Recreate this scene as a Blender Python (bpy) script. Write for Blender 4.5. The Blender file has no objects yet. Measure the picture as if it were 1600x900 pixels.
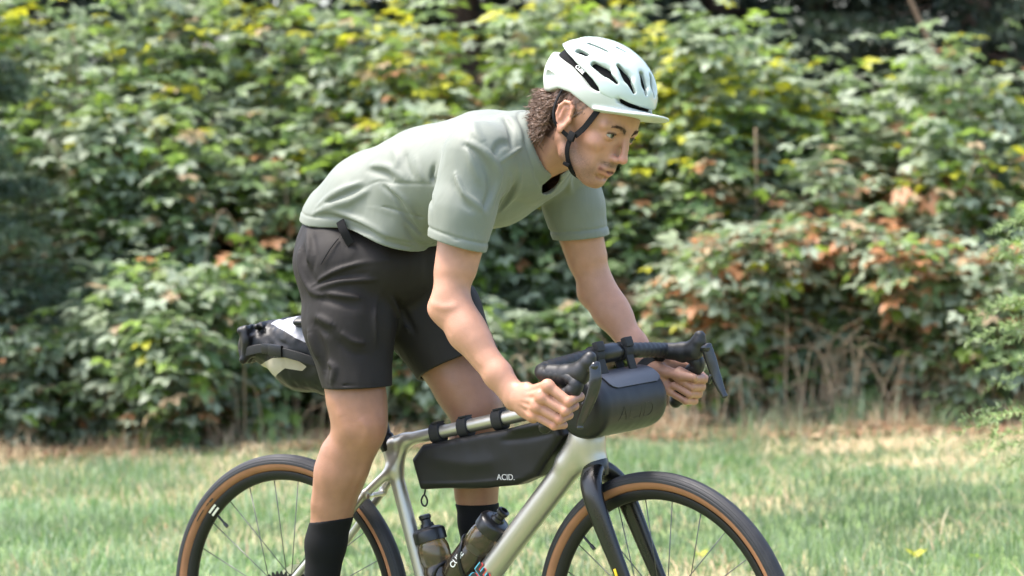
import bpy, bmesh, math, random
import numpy as np
import openvdb as vdb
from mathutils import Vector, Matrix
random.seed(7)
rng = np.random.default_rng(7)
PI = math.pi
S = bpy.context.scene
COL = S.collection
R = math.radians

# ------------------------------------------------------------------ camera
cam_d = bpy.data.cameras.new('camera')
cam = bpy.data.objects.new('camera', cam_d)
COL.objects.link(cam)
CAM_LOC = Vector((4.069, -5.090, 1.327))
YAW, PITCH, ROLL = R(33.87), R(2.30), R(-1.51)
fw = Vector((-math.sin(YAW) * math.cos(PITCH), math.cos(YAW) * math.cos(PITCH), -math.sin(PITCH)))
rt = Vector((math.cos(YAW), math.sin(YAW), 0))
up = rt.cross(fw)
rt2 = rt * math.cos(ROLL) + up * math.sin(ROLL)
up2 = -rt * math.sin(ROLL) + up * math.cos(ROLL)
mw = Matrix((rt2, up2, -fw)).transposed().to_4x4()
mw.translation = CAM_LOC
cam.matrix_world = mw
cam_d.sensor_width = 36
cam_d.lens = 36 * 4337 / 1600
cam_d.clip_start = 0.1
cam_d.clip_end = 2000
cam_d.dof.use_dof = True
cam_d.dof.focus_distance = 6.05
cam_d.dof.aperture_fstop = 4.2
S.camera = cam

# ------------------------------------------------------------------ sky, sun, exposure
SUN_EL, SUN_AZ = R(66), R(-151)      # azimuth of the sun, counted from +X towards +Y
world = bpy.data.worlds.new("World")
S.world = world
world.use_nodes = True
wn = world.node_tree
sky = wn.nodes.new('ShaderNodeTexSky')
sky.sky_type = 'NISHITA'
sky.sun_disc = False
sky.sun_elevation = SUN_EL
sky.sun_rotation = PI / 2 - SUN_AZ
sky.air_density = 1.0
sky.dust_density = 4.0
sky.ozone_density = 1.0
bgn = wn.nodes['Background']
bgn.inputs['Strength'].default_value = 0.15
wn.links.new(sky.outputs[0], bgn.inputs['Color'])
sun_d = bpy.data.lights.new('sun', 'SUN')
sun = bpy.data.objects.new('sun', sun_d)
COL.objects.link(sun)
sun_dir = Vector((math.cos(SUN_EL) * math.cos(SUN_AZ), math.cos(SUN_EL) * math.sin(SUN_AZ), math.sin(SUN_EL)))
sun.rotation_euler = (-sun_dir).to_track_quat('-Z', 'Y').to_euler()
sun_d.energy = 1.5
sun_d.angle = R(15)
sun_d.color = (1.0, 0.975, 0.935)
S.view_settings.view_transform = 'Standard'
S.view_settings.look = 'None'
S.view_settings.exposure = 2.15
S.view_settings.gamma = 1.0
S.cycles.max_bounces = 10
S.cycles.diffuse_bounces = 6
S.cycles.transparent_max_bounces = 12

# ------------------------------------------------------------------ helpers
def mat(name, col, rough=0.5, metal=0.0, spec=0.5, noise=None, bump=None, sheen=0.0, coat=0.0, trans=0.0, alpha=None, sss=0.0, attr=None, attr_mul=True, rvar=0.0, bump2=None):
    m = _mat(name, col, rough, metal, spec, noise, bump, sheen, coat, trans, alpha, sss, attr, attr_mul, rvar)
    if bump2:
        nt = m.node_tree; b = nt.nodes['Principled BSDF']
        tc = nt.nodes.new('ShaderNodeTexCoord'); mp = nt.nodes.new('ShaderNodeMapping'); n2 = nt.nodes.new('ShaderNodeTexNoise'); bp = nt.nodes.new('ShaderNodeBump')
        mp.inputs['Scale'].default_value = bump2[3]; mp.inputs['Rotation'].default_value = (0.3, 0.6, 0.2)
        n2.inputs['Scale'].default_value = bump2[0]; n2.inputs['Detail'].default_value = 2; n2.inputs['Distortion'].default_value = 1.2
        bp.inputs['Strength'].default_value = bump2[1]; bp.inputs['Distance'].default_value = bump2[2]
        nt.links.new(tc.outputs['Object'], mp.inputs['Vector']); nt.links.new(mp.outputs[0], n2.inputs['Vector']); nt.links.new(n2.outputs['Fac'], bp.inputs['Height'])
        if b.inputs['Normal'].links:
            nt.links.new(b.inputs['Normal'].links[0].from_socket, bp.inputs['Normal'])
        nt.links.new(bp.outputs[0], b.inputs['Normal'])
    return m

def _mat(name, col, rough=0.5, metal=0.0, spec=0.5, noise=None, bump=None, sheen=0.0, coat=0.0, trans=0.0, alpha=None, sss=0.0, attr=None, attr_mul=True, rvar=0.0):
    """noise=(scale, amount, detail) varies the colour; bump=(scale, strength, distance)"""
    m = bpy.data.materials.new(name)
    m.use_nodes = True
    nt = m.node_tree
    b = nt.nodes['Principled BSDF']
    b.inputs['Base Color'].default_value = (*col, 1)
    b.inputs['Roughness'].default_value = rough
    b.inputs['Metallic'].default_value = metal
    b.inputs['Specular IOR Level'].default_value = spec
    b.inputs['Coat Weight'].default_value = coat
    b.inputs['Coat Roughness'].default_value = 0.1
    b.inputs['Sheen Weight'].default_value = sheen
    b.inputs['Transmission Weight'].default_value = trans
    if sss:
        b.inputs['Subsurface Weight'].default_value = sss
        b.inputs['Subsurface Radius'].default_value = (0.010, 0.004, 0.002)
        b.inputs['Subsurface Scale'].default_value = 1.0
    tc = nt.nodes.new('ShaderNodeTexCoord')
    src = None
    if attr:
        a = nt.nodes.new('ShaderNodeAttribute')
        a.attribute_name = attr
        src = a.outputs['Color']
    if noise:
        n = nt.nodes.new('ShaderNodeTexNoise')
        n.inputs['Scale'].default_value = noise[0]
        n.inputs['Detail'].default_value = noise[2] if len(noise) > 2 else 4
        nt.links.new(tc.outputs['Object'], n.inputs['Vector'])
        mr = nt.nodes.new('ShaderNodeMapRange')
        mr.inputs['From Min'].default_value = 0.25
        mr.inputs['From Max'].default_value = 0.75
        mr.inputs['To Min'].default_value = 1 - noise[1]
        mr.inputs['To Max'].default_value = 1 + noise[1]
        nt.links.new(n.outputs['Fac'], mr.inputs['Value'])
        mx = nt.nodes.new('ShaderNodeMix')
        mx.data_type = 'RGBA'
        mx.blend_type = 'MULTIPLY'
        mx.inputs['Factor'].default_value = 1
        if src:
            nt.links.new(src, mx.inputs[6])
        else:
            mx.inputs[6].default_value = (*col, 1)
        nt.links.new(mr.outputs[0], mx.inputs[7])
        src = mx.outputs[2]
        if rvar:
            mr2 = nt.nodes.new('ShaderNodeMapRange')
            mr2.inputs['From Min'].default_value = 0.3
            mr2.inputs['From Max'].default_value = 0.7
            mr2.inputs['To Min'].default_value = max(0.02, rough - rvar)
            mr2.inputs['To Max'].default_value = min(1, rough + rvar)
            nt.links.new(n.outputs['Fac'], mr2.inputs['Value'])
            nt.links.new(mr2.outputs[0], b.inputs['Roughness'])
    if src:
        nt.links.new(src, b.inputs['Base Color'])
    if bump:
        n2 = nt.nodes.new('ShaderNodeTexNoise')
        n2.inputs['Scale'].default_value = bump[0]
        n2.inputs['Detail'].default_value = 3
        nt.links.new(tc.outputs['Object'], n2.inputs['Vector'])
        bp = nt.nodes.new('ShaderNodeBump')
        bp.inputs['Strength'].default_value = bump[1]
        bp.inputs['Distance'].default_value = bump[2]
        nt.links.new(n2.outputs['Fac'], bp.inputs['Height'])
        nt.links.new(bp.outputs[0], b.inputs['Normal'])
    return m

def tag(o, label=None, cat=None, group=None, kind=None):
    if label: o['label'] = label
    if cat: o['category'] = cat
    if group: o['group'] = group
    if kind: o['kind'] = kind
    return o

def thing(name, loc, label, cat, group=None):
    o = bpy.data.objects.new(name, None)
    o.empty_display_size = 0.05
    o.location = loc
    COL.objects.link(o)
    return tag(o, label, cat, group)

ORG = {}
def origin(o):
    """world origin of a thing or part (no rotations are used while building)"""
    v = Vector((0, 0, 0))
    while o is not None:
        v += o.location
        o = o.parent
    return v

def mesh(name, V, F, m, parent=None, smooth=True, mats=None, midx=None):
    """V are world coordinates; the object hangs under parent without any offset of its own"""
    V = np.asarray(V, float).reshape(-1, 3)
    if parent is not None:
        V = V - np.array(origin(parent))
    me = bpy.data.meshes.new(name)
    if isinstance(F, np.ndarray):
        n, k = F.shape
        me.vertices.add(len(V)); me.vertices.foreach_set('co', V.astype(np.float32).ravel())
        me.loops.add(n * k); me.loops.foreach_set('vertex_index', F.astype(np.int32).ravel())
        me.polygons.add(n); me.polygons.foreach_set('loop_start', np.arange(0, n * k, k, dtype=np.int32))
        me.update(calc_edges=True)
    else:
        me.from_pydata([tuple(v) for v in V], [], F)
        me.update()
    me.polygons.foreach_set('use_smooth', np.full(len(me.polygons), smooth))
    for x in (mats or [m]):
        me.materials.append(x)
    if midx is not None:
        me.polygons.foreach_set('material_index', np.asarray(midx, np.int32))
    o = bpy.data.objects.new(name, me)
    COL.objects.link(o)
    if parent is not None:
        o.parent = parent
    return o

class MB:
    """collects simple shapes into one mesh"""
    def __init__(s): s.V = []; s.F = []; s.n = 0
    def add(s, V, F):
        V = [tuple(map(float, v)) for v in V]
        s.V += V
        s.F += [tuple(i + s.n for i in f) for f in F]
        s.n += len(V)
        return s
    def build(s, name, m, parent=None, smooth=True):
        o = mesh(name, s.V, s.F, m, parent, smooth)
        if smooth:
            try:
                o.data.set_sharp_from_angle(angle=R(40))
            except Exception:
                pass
        return o

def v3(a): return np.asarray(a, float)
def nrm(a):
    a = v3(a); return a / (np.linalg.norm(a) + 1e-12)

def catmull(pts, n=6, closed=False):
    pts = v3(pts); out = []
    N = len(pts)
    for i in range(N if closed else N - 1):
        if closed:
            p0, p1, p2, p3 = pts[(i - 1) % N], pts[i], pts[(i + 1) % N], pts[(i + 2) % N]
        else:
            p0, p1, p2, p3 = pts[max(i - 1, 0)], pts[i], pts[i + 1], pts[min(i + 2, N - 1)]
        for k in range(n):
            t = k / n
            out.append(0.5 * ((2 * p1) + (-p0 + p2) * t + (2 * p0 - 5 * p1 + 4 * p2 - p3) * t * t + (-p0 + 3 * p1 - 3 * p2 + p3) * t ** 3))
    if not closed: out.append(pts[-1])
    return np.array(out)

def frames(P, upv=None, closed=False):
    P = v3(P)
    T = np.gradient(P, axis=0)
    if closed:
        T = np.roll(P, -1, 0) - np.roll(P, 1, 0)
    T /= np.linalg.norm(T, axis=1)[:, None] + 1e-12
    if upv is not None:
        u = np.tile(nrm(upv), (len(P), 1))
        A = u - (u * T).sum(1)[:, None] * T
        A /= np.linalg.norm(A, axis=1)[:, None] + 1e-9
    else:
        a = np.array([0, 0, 1.0]) if abs(T[0][2]) < 0.9 else np.array([1.0, 0, 0])
        A = np.zeros_like(P)
        for i in range(len(P)):
            a = a - (a @ T[i]) * T[i]
            a = a / np.linalg.norm(a)
            A[i] = a
    return T, A, np.cross(T, A)

def tube(P, r, seg=12, upv=None, cap=True, closed=False, sq=2.0):
    """tube along P; r: scalar, list of scalars or list of (ra along up, rb across); sq: superellipse power"""
    P = v3(P); n = len(P)
    rr = np.array(r, float)
    if rr.ndim == 0: rr = np.tile([rr, rr], (n, 1))
    elif rr.ndim == 1 and len(rr) == 2 and n != 2: rr = np.tile(rr, (n, 1))
    elif rr.ndim == 1: rr = np.stack([rr, rr], 1)
    T, A, B = frames(P, upv, closed)
    th = np.linspace(0, 2 * PI, seg, endpoint=False)
    c, s_ = np.cos(th), np.sin(th)
    c = np.sign(c) * np.abs(c) ** (2 / sq); s_ = np.sign(s_) * np.abs(s_) ** (2 / sq)
    V = (P[:, None] + rr[:, :1, None] * c[None, :, None] * A[:, None] + rr[:, 1:, None] * s_[None, :, None] * B[:, None]).reshape(-1, 3)
    F = []
    for i in range(n if closed else n - 1):
        j = (i + 1) % n
        for k in range(seg):
            k2 = (k + 1) % seg
            F.append((i * seg + k, i * seg + k2, j * seg + k2, j * seg + k))
    if cap and not closed:
        F.append(tuple(range(seg))[::-1]); F.append(tuple((n - 1) * seg + k for k in range(seg)))
    return V, F

def round_tube(P, r, seg=12, upv=None, sq=2.0, capn=3):
    """tube with domed ends"""
    P = v3(P); rr = np.array(r, float)
    n = len(P)
    if rr.ndim == 0: rr = np.tile([rr, rr], (n, 1))
    elif rr.ndim == 1 and len(rr) == 2 and n != 2: rr = np.tile(rr, (n, 1))
    elif rr.ndim == 1: rr = np.stack([rr, rr], 1)
    d0 = nrm(P[0] - P[1]); d1 = nrm(P[-1] - P[-2])
    a = []; ra = []
    for k in range(capn, 0, -1):
        t = k / capn * PI / 2 * 0.96
        a.append(P[0] + d0 * math.sin(t) * rr[0].min()); ra.append(rr[0] * math.cos(t))
    b = []; rb = []
    for k in range(1, capn + 1):
        t = k / capn * PI / 2 * 0.96
        b.append(P[-1] + d1 * math.sin(t) * rr[-1].min()); rb.append(rr[-1] * math.cos(t))
    return tube(np.concatenate([a, P, b]), np.concatenate([ra, rr, rb]), seg, upv, True, False, sq)

def lathe(prof, seg=32, center=(0, 0, 0), axis=(0, 0, 1), up0=None):
    """prof: list of (radius, height along axis)"""
    ax = nrm(axis); a = nrm(np.cross(ax, [0.3, 1, 0.2] if up0 is None else up0)); b = np.cross(ax, a)
    V = []; F = []
    n = len(prof)
    for r_, h in prof:
        for k in range(seg):
            t = 2 * PI * k / seg
            V.append(v3(center) + ax * h + r_ * (math.cos(t) * a + math.sin(t) * b))
    for i in range(n - 1):
        for k in range(seg):
            k2 = (k + 1) % seg
            F.append((i * seg + k, i * seg + k2, (i + 1) * seg + k2, (i + 1) * seg + k))
    if prof[0][0] > 1e-6: F.append(tuple(range(seg))[::-1])
    if prof[-1][0] > 1e-6: F.append(tuple((n - 1) * seg + k for k in range(seg)))
    return V, F

def boxm(c, ex, ey, ez, hx, hy, hz, bev=0.0):
    """oriented box with chamfered edges"""
    c, ex, ey, ez = v3(c), nrm(ex), nrm(ey), nrm(ez)
    bm = bmesh.new()
    bmesh.ops.create_cube(bm, size=2)
    for v in bm.verts: v.co = Vector((v.co.x * hx, v.co.y * hy, v.co.z * hz))
    if bev > 0:
        bmesh.ops.bevel(bm, geom=list(bm.edges), offset=bev, segments=2, affect='EDGES', profile=0.6)
    bm.verts.index_update()
    V = [c + v.co.x * ex + v.co.y * ey + v.co.z * ez for v in bm.verts]
    F = [tuple(v.index for v in f.verts) for f in bm.faces]
    bm.free()
    return V, F

def text_mesh(name, body, m, parent, loc, ex, ey, size, depth=0.0004, bold=0.0, shear=0.0):
    """flat raised print: ex reading direction, ey up direction of the letters"""
    cu = bpy.data.curves.new(name, 'FONT')
    cu.body = body; cu.size = size; cu.extrude = depth; cu.offset = bold; cu.shear = shear
    cu.align_x = 'CENTER'; cu.align_y = 'CENTER'
    o = bpy.data.objects.new(name, cu)
    COL.objects.link(o)
    dg = bpy.context.evaluated_depsgraph_get()
    me = bpy.data.meshes.new_from_object(o.evaluated_get(dg))
    bpy.data.objects.remove(o)
    ex, ey = nrm(ex), nrm(ey); ez = np.cross(ex, ey)
    V = np.array([v.co[:] for v in me.vertices])
    W = v3(loc) + V[:, :1] * ex + V[:, 1:2] * ey + V[:, 2:] * ez
    F = [tuple(p.vertices) for p in me.polygons]
    bpy.data.meshes.remove(me)
    return mesh(name, W, F, m, parent, False)

# ------------------------------------------------------------------ signed distance fields for soft shapes
def smin(a, b, k):
    h = np.clip(0.5 + 0.5 * (b - a) / k, 0, 1)
    return b + (a - b) * h - k * h * (1 - h)
def smax(a, b, k): return -smin(-a, -b, k)

class Field:
    BIG = 0.03
    def __init__(s, lo, hi, h):
        s.lo = v3(lo); s.h = h
        s.n = np.ceil((v3(hi) - s.lo) / h).astype(int) + 1
        s.a = np.full(s.n, s.BIG, np.float32)
    def block(s, lo, hi):
        i0 = np.clip(np.floor((v3(lo) - s.lo) / s.h).astype(int), 0, s.n - 1)
        i1 = np.clip(np.ceil((v3(hi) - s.lo) / s.h).astype(int) + 1, 1, s.n)
        sl = tuple(slice(a, b) for a, b in zip(i0, i1))
        g = [(s.lo[d] + s.h * np.arange(i0[d], i1[d])).astype(np.float32) for d in range(3)]
        return sl, g[0][:, None, None], g[1][None, :, None], g[2][None, None, :]
    def add(s, fn, lo, hi, k=0.01, op='u'):
        sl, X, Y, Z = s.block(lo, hi)
        d = fn(X, Y, Z).astype(np.float32)
        if op == 'u': s.a[sl] = smin(s.a[sl], d, k)
        elif op == 's': s.a[sl] = smax(s.a[sl], -d, k)
        elif op == 'i': s.a[sl] = smax(s.a[sl], d, k)
    def cap(s, a, b, ra, rb=None, upv=None, k=0.01, op='u', pad=0.02):
        """tapered limb from a to b, radii scalar or (along up, across)"""
        a, b = v3(a), v3(b)
        ra = np.array([ra, ra] if np.isscalar(ra) else ra, float)
        rb = ra if rb is None else np.array([rb, rb] if np.isscalar(rb) else rb, float)
        m = max(ra.max(), rb.max()) + pad + k
        lo = np.minimum(a, b) - m; hi = np.maximum(a, b) + m
        s.add(lambda X, Y, Z: capd(X, Y, Z, a, b, ra, rb, upv), lo, hi, k, op)
    def mesh(s):
        g = vdb.FloatGrid(background=s.BIG)
        g.copyFromArray(np.clip(s.a, -s.BIG, s.BIG), tolerance=0.0)
        p, q = g.convertToQuads(0.0)
        return p.astype(np.float64) * s.h + s.lo, q[:, ::-1].copy()

def capd(X, Y, Z, a, b, ra, rb, upv=None):
    d = b - a; L2 = d @ d + 1e-12
    qx, qy, qz = X - a[0], Y - a[1], Z - a[2]
    t = np.clip((qx * d[0] + qy * d[1] + qz * d[2]) / L2, 0, 1)
    if ra[0] == ra[1] and rb[0] == rb[1]:
        r_ = ra[0] + (rb[0] - ra[0]) * t
        return np.sqrt((qx - d[0] * t) ** 2 + (qy - d[1] * t) ** 2 + (qz - d[2] * t) ** 2) - r_
    dn = d / math.sqrt(L2)
    u = nrm(upv) if upv is not None else np.array([0, 0, 1.0])
    e1 = nrm(u - (u @ dn) * dn); e2 = np.cross(dn, e1)
    qx, qy, qz = qx - d[0] * t, qy - d[1] * t, qz - d[2] * t
    r1 = ra[0] + (rb[0] - ra[0]) * t; r2 = ra[1] + (rb[1] - ra[1]) * t
    r3 = np.minimum(r1, r2)
    k1 = (qx * e1[0] + qy * e1[1] + qz * e1[2]) / r1
    k2 = (qx * e2[0] + qy * e2[1] + qz * e2[2]) / r2
    k3 = (qx * dn[0] + qy * dn[1] + qz * dn[2]) / r3
    m1 = np.sqrt(k1 * k1 + k2 * k2 + k3 * k3)
    m2 = np.sqrt((k1 / r1) ** 2 + (k2 / r2) ** 2 + (k3 / r3) ** 2) + 1e-9
    return m1 * (m1 - 1) / m2

def smooth_mesh(V, Q, it=2, lam=0.5):
    e = np.concatenate([Q[:, [0, 1]], Q[:, [1, 2]], Q[:, [2, 3]], Q[:, [3, 0]]])
    e = np.concatenate([e, e[:, ::-1]])
    cnt = np.bincount(e[:, 0], minlength=len(V))[:, None]
    for k in range(it):
        s_ = np.stack([np.bincount(e[:, 0], V[e[:, 1], d], minlength=len(V)) for d in range(3)], 1) / np.maximum(cnt, 1)
        V = V + (lam if k % 2 == 0 else -lam * 0.9) * (s_ - V)
    return V

def vnormals(V, Q):
    n = np.cross(V[Q[:, 2]] - V[Q[:, 0]], V[Q[:, 3]] - V[Q[:, 1]])
    N = np.zeros_like(V)
    for k in range(4):
        for d in range(3): N[:, d] += np.bincount(Q[:, k], n[:, d], minlength=len(V))
    return N / (np.linalg.norm(N, axis=1)[:, None] + 1e-12)

def set_color(o, name, C):
    a = o.data.color_attributes.new(name, 'FLOAT_COLOR', 'POINT')
    a.data.foreach_set('color', np.concatenate([C, np.ones((len(C), 1))], 1).astype(np.float32).ravel())

def segdist(P, pts):
    """distance from points P to a polyline, and the parameter 0..1 along it"""
    pts = v3(pts); best = np.full(len(P), 9.0); bt = np.zeros(len(P))
    for i in range(len(pts) - 1):
        d = pts[i + 1] - pts[i]; q = P - pts[i]
        t = np.clip(q @ d / (d @ d + 1e-12), 0, 1)
        D = np.linalg.norm(q - t[:, None] * d, axis=1)
        m = D < best
        best[m] = D[m]; bt[m] = (i + t[m]) / (len(pts) - 1)
    return best, bt

def vnoise(P, scale, seed=0):
    """cheap smooth value noise in [-1, 1]"""
    P = P * scale + seed * 17.31
    I = np.floor(P).astype(np.int64); f = P - I; f = f * f * (3 - 2 * f)
    def hsh(a, b, c):
        n = (a * 73856093) ^ (b * 19349663) ^ (c * 83492791)
        n = (n * 1274126177 + 1013904223) & 0x7fffffff
        n = (n ^ (n >> 13)) * 60493 & 0x7fffffff
        return n / 0x7fffffff * 2 - 1
    r_ = 0
    for a in (0, 1):
        for b in (0, 1):
            for c in (0, 1):
                w = (f[:, 0] if a else 1 - f[:, 0]) * (f[:, 1] if b else 1 - f[:, 1]) * (f[:, 2] if c else 1 - f[:, 2])
                r_ = r_ + w * hsh(I[:, 0] + a, I[:, 1] + b, I[:, 2] + c)
    return r_
# ------------------------------------------------------------------ ground, grass, litter
FH = v3((-math.sin(YAW), math.cos(YAW), 0)); RH = v3((math.cos(YAW), math.sin(YAW), 0))
C0 = v3((CAM_LOC.x, CAM_LOC.y, 0))
def G3(u, v, z=0.0):
    """the verge runs across the view: u along it, v away from the path, z up"""
    u, v, z = np.broadcast_arrays(np.asarray(u, float), np.asarray(v, float), np.asarray(z, float))
    return C0 + u[..., None] * RH + v[..., None] * FH + z[..., None] * v3((0, 0, 1))
gr = np.random.default_rng(11)
def bump_z(u, v):
    P = np.stack([u, v, 0 * u], -1).reshape(-1, 3)
    z = 0.022 * vnoise(P, 1.3, 2) + 0.010 * vnoise(P, 4.1, 3)
    keep = np.clip((np.abs(v.reshape(-1) - 6.6) - 0.9) / 1.0, 0, 1)          # flat where the wheels roll
    return (z * keep).reshape(u.shape)
def strawness(u, v):
    """share of dry straw and litter, 0..1"""
    P = np.stack([u, v * 1.0, 0 * u], -1).reshape(-1, 3)
    n = 0.55 * vnoise(P * v3((0.7, 1.6, 1)), 1.1, 21) + 0.45 * vnoise(P * v3((0.8, 1.8, 1)), 2.7, 22)
    n = n.reshape(u.shape)
    edge = 13.85 - 0.12 * u + 0.35 * np.sin(u * 1.7 + 0.6) * 0.5 - 0.42 * np.clip(np.abs(u - 0.2) - 1.2, 0, 2) + 0.25 * n
    s_ = np.clip(0.17 + 1.15 * n, 0.01, 0.85)
    return np.clip(np.maximum(s_, np.clip((v - edge) / 0.5 + 0.4, 0, 1)), 0, 1)
gu = np.concatenate([[-420, -150, -60, -25, -12], np.arange(-7, 7.01, 0.1), [12, 25, 60, 150, 420]])
gv = np.concatenate([[-400, -150, -50, -15, -4, 0, 2, 3.5], np.arange(4.5, 18.01, 0.1), [20, 24, 32, 60, 150, 420]])
UU, VV = np.meshgrid(gu, gv, indexing='ij')
ZZ = bump_z(UU, VV) * (np.abs(UU) < 9) * (VV > 4) * (VV < 19)
V = G3(UU, VV, ZZ).reshape(-1, 3)
nv = len(gv); a = (np.arange(len(gu) - 1)[:, None] * nv + np.arange(nv - 1)[None]).ravel()
Q = np.stack([a, a + nv, a + nv + 1, a + 1], 1)
soil_m = mat('verge_soil', (0.12, 0.12, 0.05), rough=0.95, spec=0.15, noise=(38, 0.45, 6), bump=(60, 0.6, 0.01), attr='tint')
ground = mesh('ground', V, Q, soil_m); tag(ground, kind='structure')
s_ = strawness(UU, VV).reshape(-1, 1)
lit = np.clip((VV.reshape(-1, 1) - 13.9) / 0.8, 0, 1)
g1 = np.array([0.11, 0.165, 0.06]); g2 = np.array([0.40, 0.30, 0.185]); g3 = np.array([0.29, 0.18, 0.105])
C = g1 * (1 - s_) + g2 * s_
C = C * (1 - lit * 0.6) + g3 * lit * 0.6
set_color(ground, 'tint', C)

grass_m = mat('grass_blade', (0.2, 0.3, 0.1), rough=0.55, spec=0.35, attr='tint')
def add_translucent(m, w, attr='tint', gain=1.2):
    nt = m.node_tree; b = nt.nodes['Principled BSDF']; out = nt.nodes['Material Output']
    tr_ = nt.nodes.new('ShaderNodeBsdfTranslucent'); mx = nt.nodes.new('ShaderNodeMixShader'); at = nt.nodes.new('ShaderNodeAttribute')
    at.attribute_name = attr
    nt.links.new(at.outputs['Color'], tr_.inputs['Color'])
    mx.inputs[0].default_value = w
    nt.links.new(b.outputs[0], mx.inputs[1]); nt.links.new(tr_.outputs[0], mx.inputs[2]); nt.links.new(mx.outputs[0], out.inputs['Surface'])
add_translucent(grass_m, 0.35)
def blades(u, v, h, w, lean, cols, name, label=None):
    n = len(u); z = bump_z(u, v)
    az = gr.uniform(0, 2 * PI, n); d = np.stack([np.cos(az), np.sin(az), 0 * az], 1)
    s2 = np.stack([-np.sin(az + gr.normal(0, 0.6, n)), np.cos(az), 0 * az], 1)
    b = G3(u, v, z - 0.004)
    lx = lean[:, None] * d
    upz = np.sqrt(np.clip(1 - np.minimum(lean, 0.98) ** 2, 0.03, 1))[:, None] * v3((0, 0, 1))
    P0 = b; P1 = b + h[:, None] * (0.5 * upz + 0.28 * lx); P2 = b + h[:, None] * (0.88 * upz + 0.95 * lx)
    ww = w[:, None] * s2 / 2
    V = np.stack([P0 - ww, P0 + ww, P1 + ww * 0.9, P1 - ww * 0.9, P2 + ww * 0.12, P2 - ww * 0.12], 1).reshape(-1, 3)
    i = np.arange(n)[:, None] * 6
    Q = np.concatenate([i + np.array([[0, 1, 2, 3]]), i + np.array([[3, 2, 4, 5]])])
    o = mesh(name, V, Q, grass_m); tag(o, kind='stuff')
    set_color(o, 'tint', np.repeat(cols, 6, 0))
    return o
def greens(n, u, v):
    base = np.array([[0.125, 0.215, 0.055], [0.160, 0.240, 0.105], [0.22, 0.285, 0.170], [0.10, 0.19, 0.055], [0.225, 0.285, 0.11]])
    P = np.stack([u, v, 0 * u], -1)
    k = (vnoise(P, 1.6, 31) * 0.5 + 0.5) * 0.55 + gr.uniform(0, 1, n) * 0.45
    idx = np.clip((k * 5).astype(int), 0, 4)
    lo_ = 1 + 0.30 * vnoise(P * v3((0.8, 1.7, 1)), 0.9, 35) + 0.18 * vnoise(P * v3((0.8, 1.7, 1)), 2.6, 36)
    return base[idx] * gr.uniform(0.75, 1.25, (n, 1)) * lo_[:, None]
n = 125000
u = np.concatenate([gr.uniform(-3.1, 3.1, 105000), gr.uniform(-6.5, 6.5, 20000)]); v = np.concatenate([gr.uniform(7.6, 14.6, 105000), gr.uniform(4.6, 15, 20000)])
st = strawness(u, v)
keep = gr.uniform(0, 1, n) > np.clip(st * 1.0 - 0.12, 0, 0.96)
u, v = u[keep], v[keep]; n = len(u)
P = np.stack([u, v, 0 * u], -1)
tall = 0.5 + 0.5 * vnoise(P, 0.9, 41)
h = gr.uniform(0.03, 0.085, n) * (0.6 + 0.9 * tall)
near_track = np.clip((np.abs(v - 6.6) - 0.5) / 0.6, 0.25, 1); h *= near_track
blades(u, v, h, gr.uniform(0.003, 0.0062, n), np.clip(np.abs(gr.normal(0.45, 0.25, n)), 0, 0.95), greens(n, u, v), 'grass')
# dry straw lying over the grass and the litter under the brambles
n = 42000
u = gr.uniform(-3.3, 3.3, n); v = gr.uniform(7.6, 15.2, n)
st = strawness(u, v); keep = gr.uniform(0, 1, n) < st * 0.95 + 0.05
u, v, st = u[keep], v[keep], st[keep]; n = len(u)
tan = np.array([[0.52, 0.40, 0.25], [0.46, 0.34, 0.20], [0.58, 0.48, 0.32], [0.32, 0.20, 0.12]])
cols = tan[gr.choice(4, n, p=[0.35, 0.3, 0.2, 0.15])] * gr.uniform(0.7, 1.2, (n, 1))
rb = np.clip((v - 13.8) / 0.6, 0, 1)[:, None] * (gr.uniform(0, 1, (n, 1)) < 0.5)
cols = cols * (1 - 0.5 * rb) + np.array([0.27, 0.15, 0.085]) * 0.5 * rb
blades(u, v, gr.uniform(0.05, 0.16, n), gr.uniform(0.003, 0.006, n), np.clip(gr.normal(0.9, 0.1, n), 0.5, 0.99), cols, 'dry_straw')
# fallen leaves
n = 16000
u = gr.uniform(-4, 4, n); v = 13.3 + np.abs(gr.normal(0, 0.75, n)) + 0.25; 
b = G3(u, v, bump_z(u, v) + gr.uniform(0.004, 0.03, n))
az = gr.uniform(0, 2 * PI, n); t1 = np.stack([np.cos(az), np.sin(az), gr.normal(0, 0.3, n)], 1); t2 = np.stack([-np.sin(az), np.cos(az), gr.normal(0, 0.3, n)], 1)
L = gr.uniform(0.015, 0.04, (n, 1)); W2 = L * gr.uniform(0.3, 0.6, (n, 1)); zz = v3((0, 0, 1))
V = np.stack([b - t1 * L, b + t2 * W2 + zz * L * 0.2, b + t1 * L, b - t2 * W2 + zz * L * 0.2], 1).reshape(-1, 3)
Q = np.arange(4 * n).reshape(-1, 4)
o = mesh('leaf_litter', V, Q, grass_m); tag(o, kind='stuff')
br = np.array([[0.22, 0.115, 0.06], [0.30, 0.18, 0.10], [0.38, 0.27, 0.16], [0.14, 0.07, 0.04]])
set_color(o, 'tint', np.repeat(br[gr.choice(4, n)] * gr.uniform(0.7, 1.25, (n, 1)), 4, 0))

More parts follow.
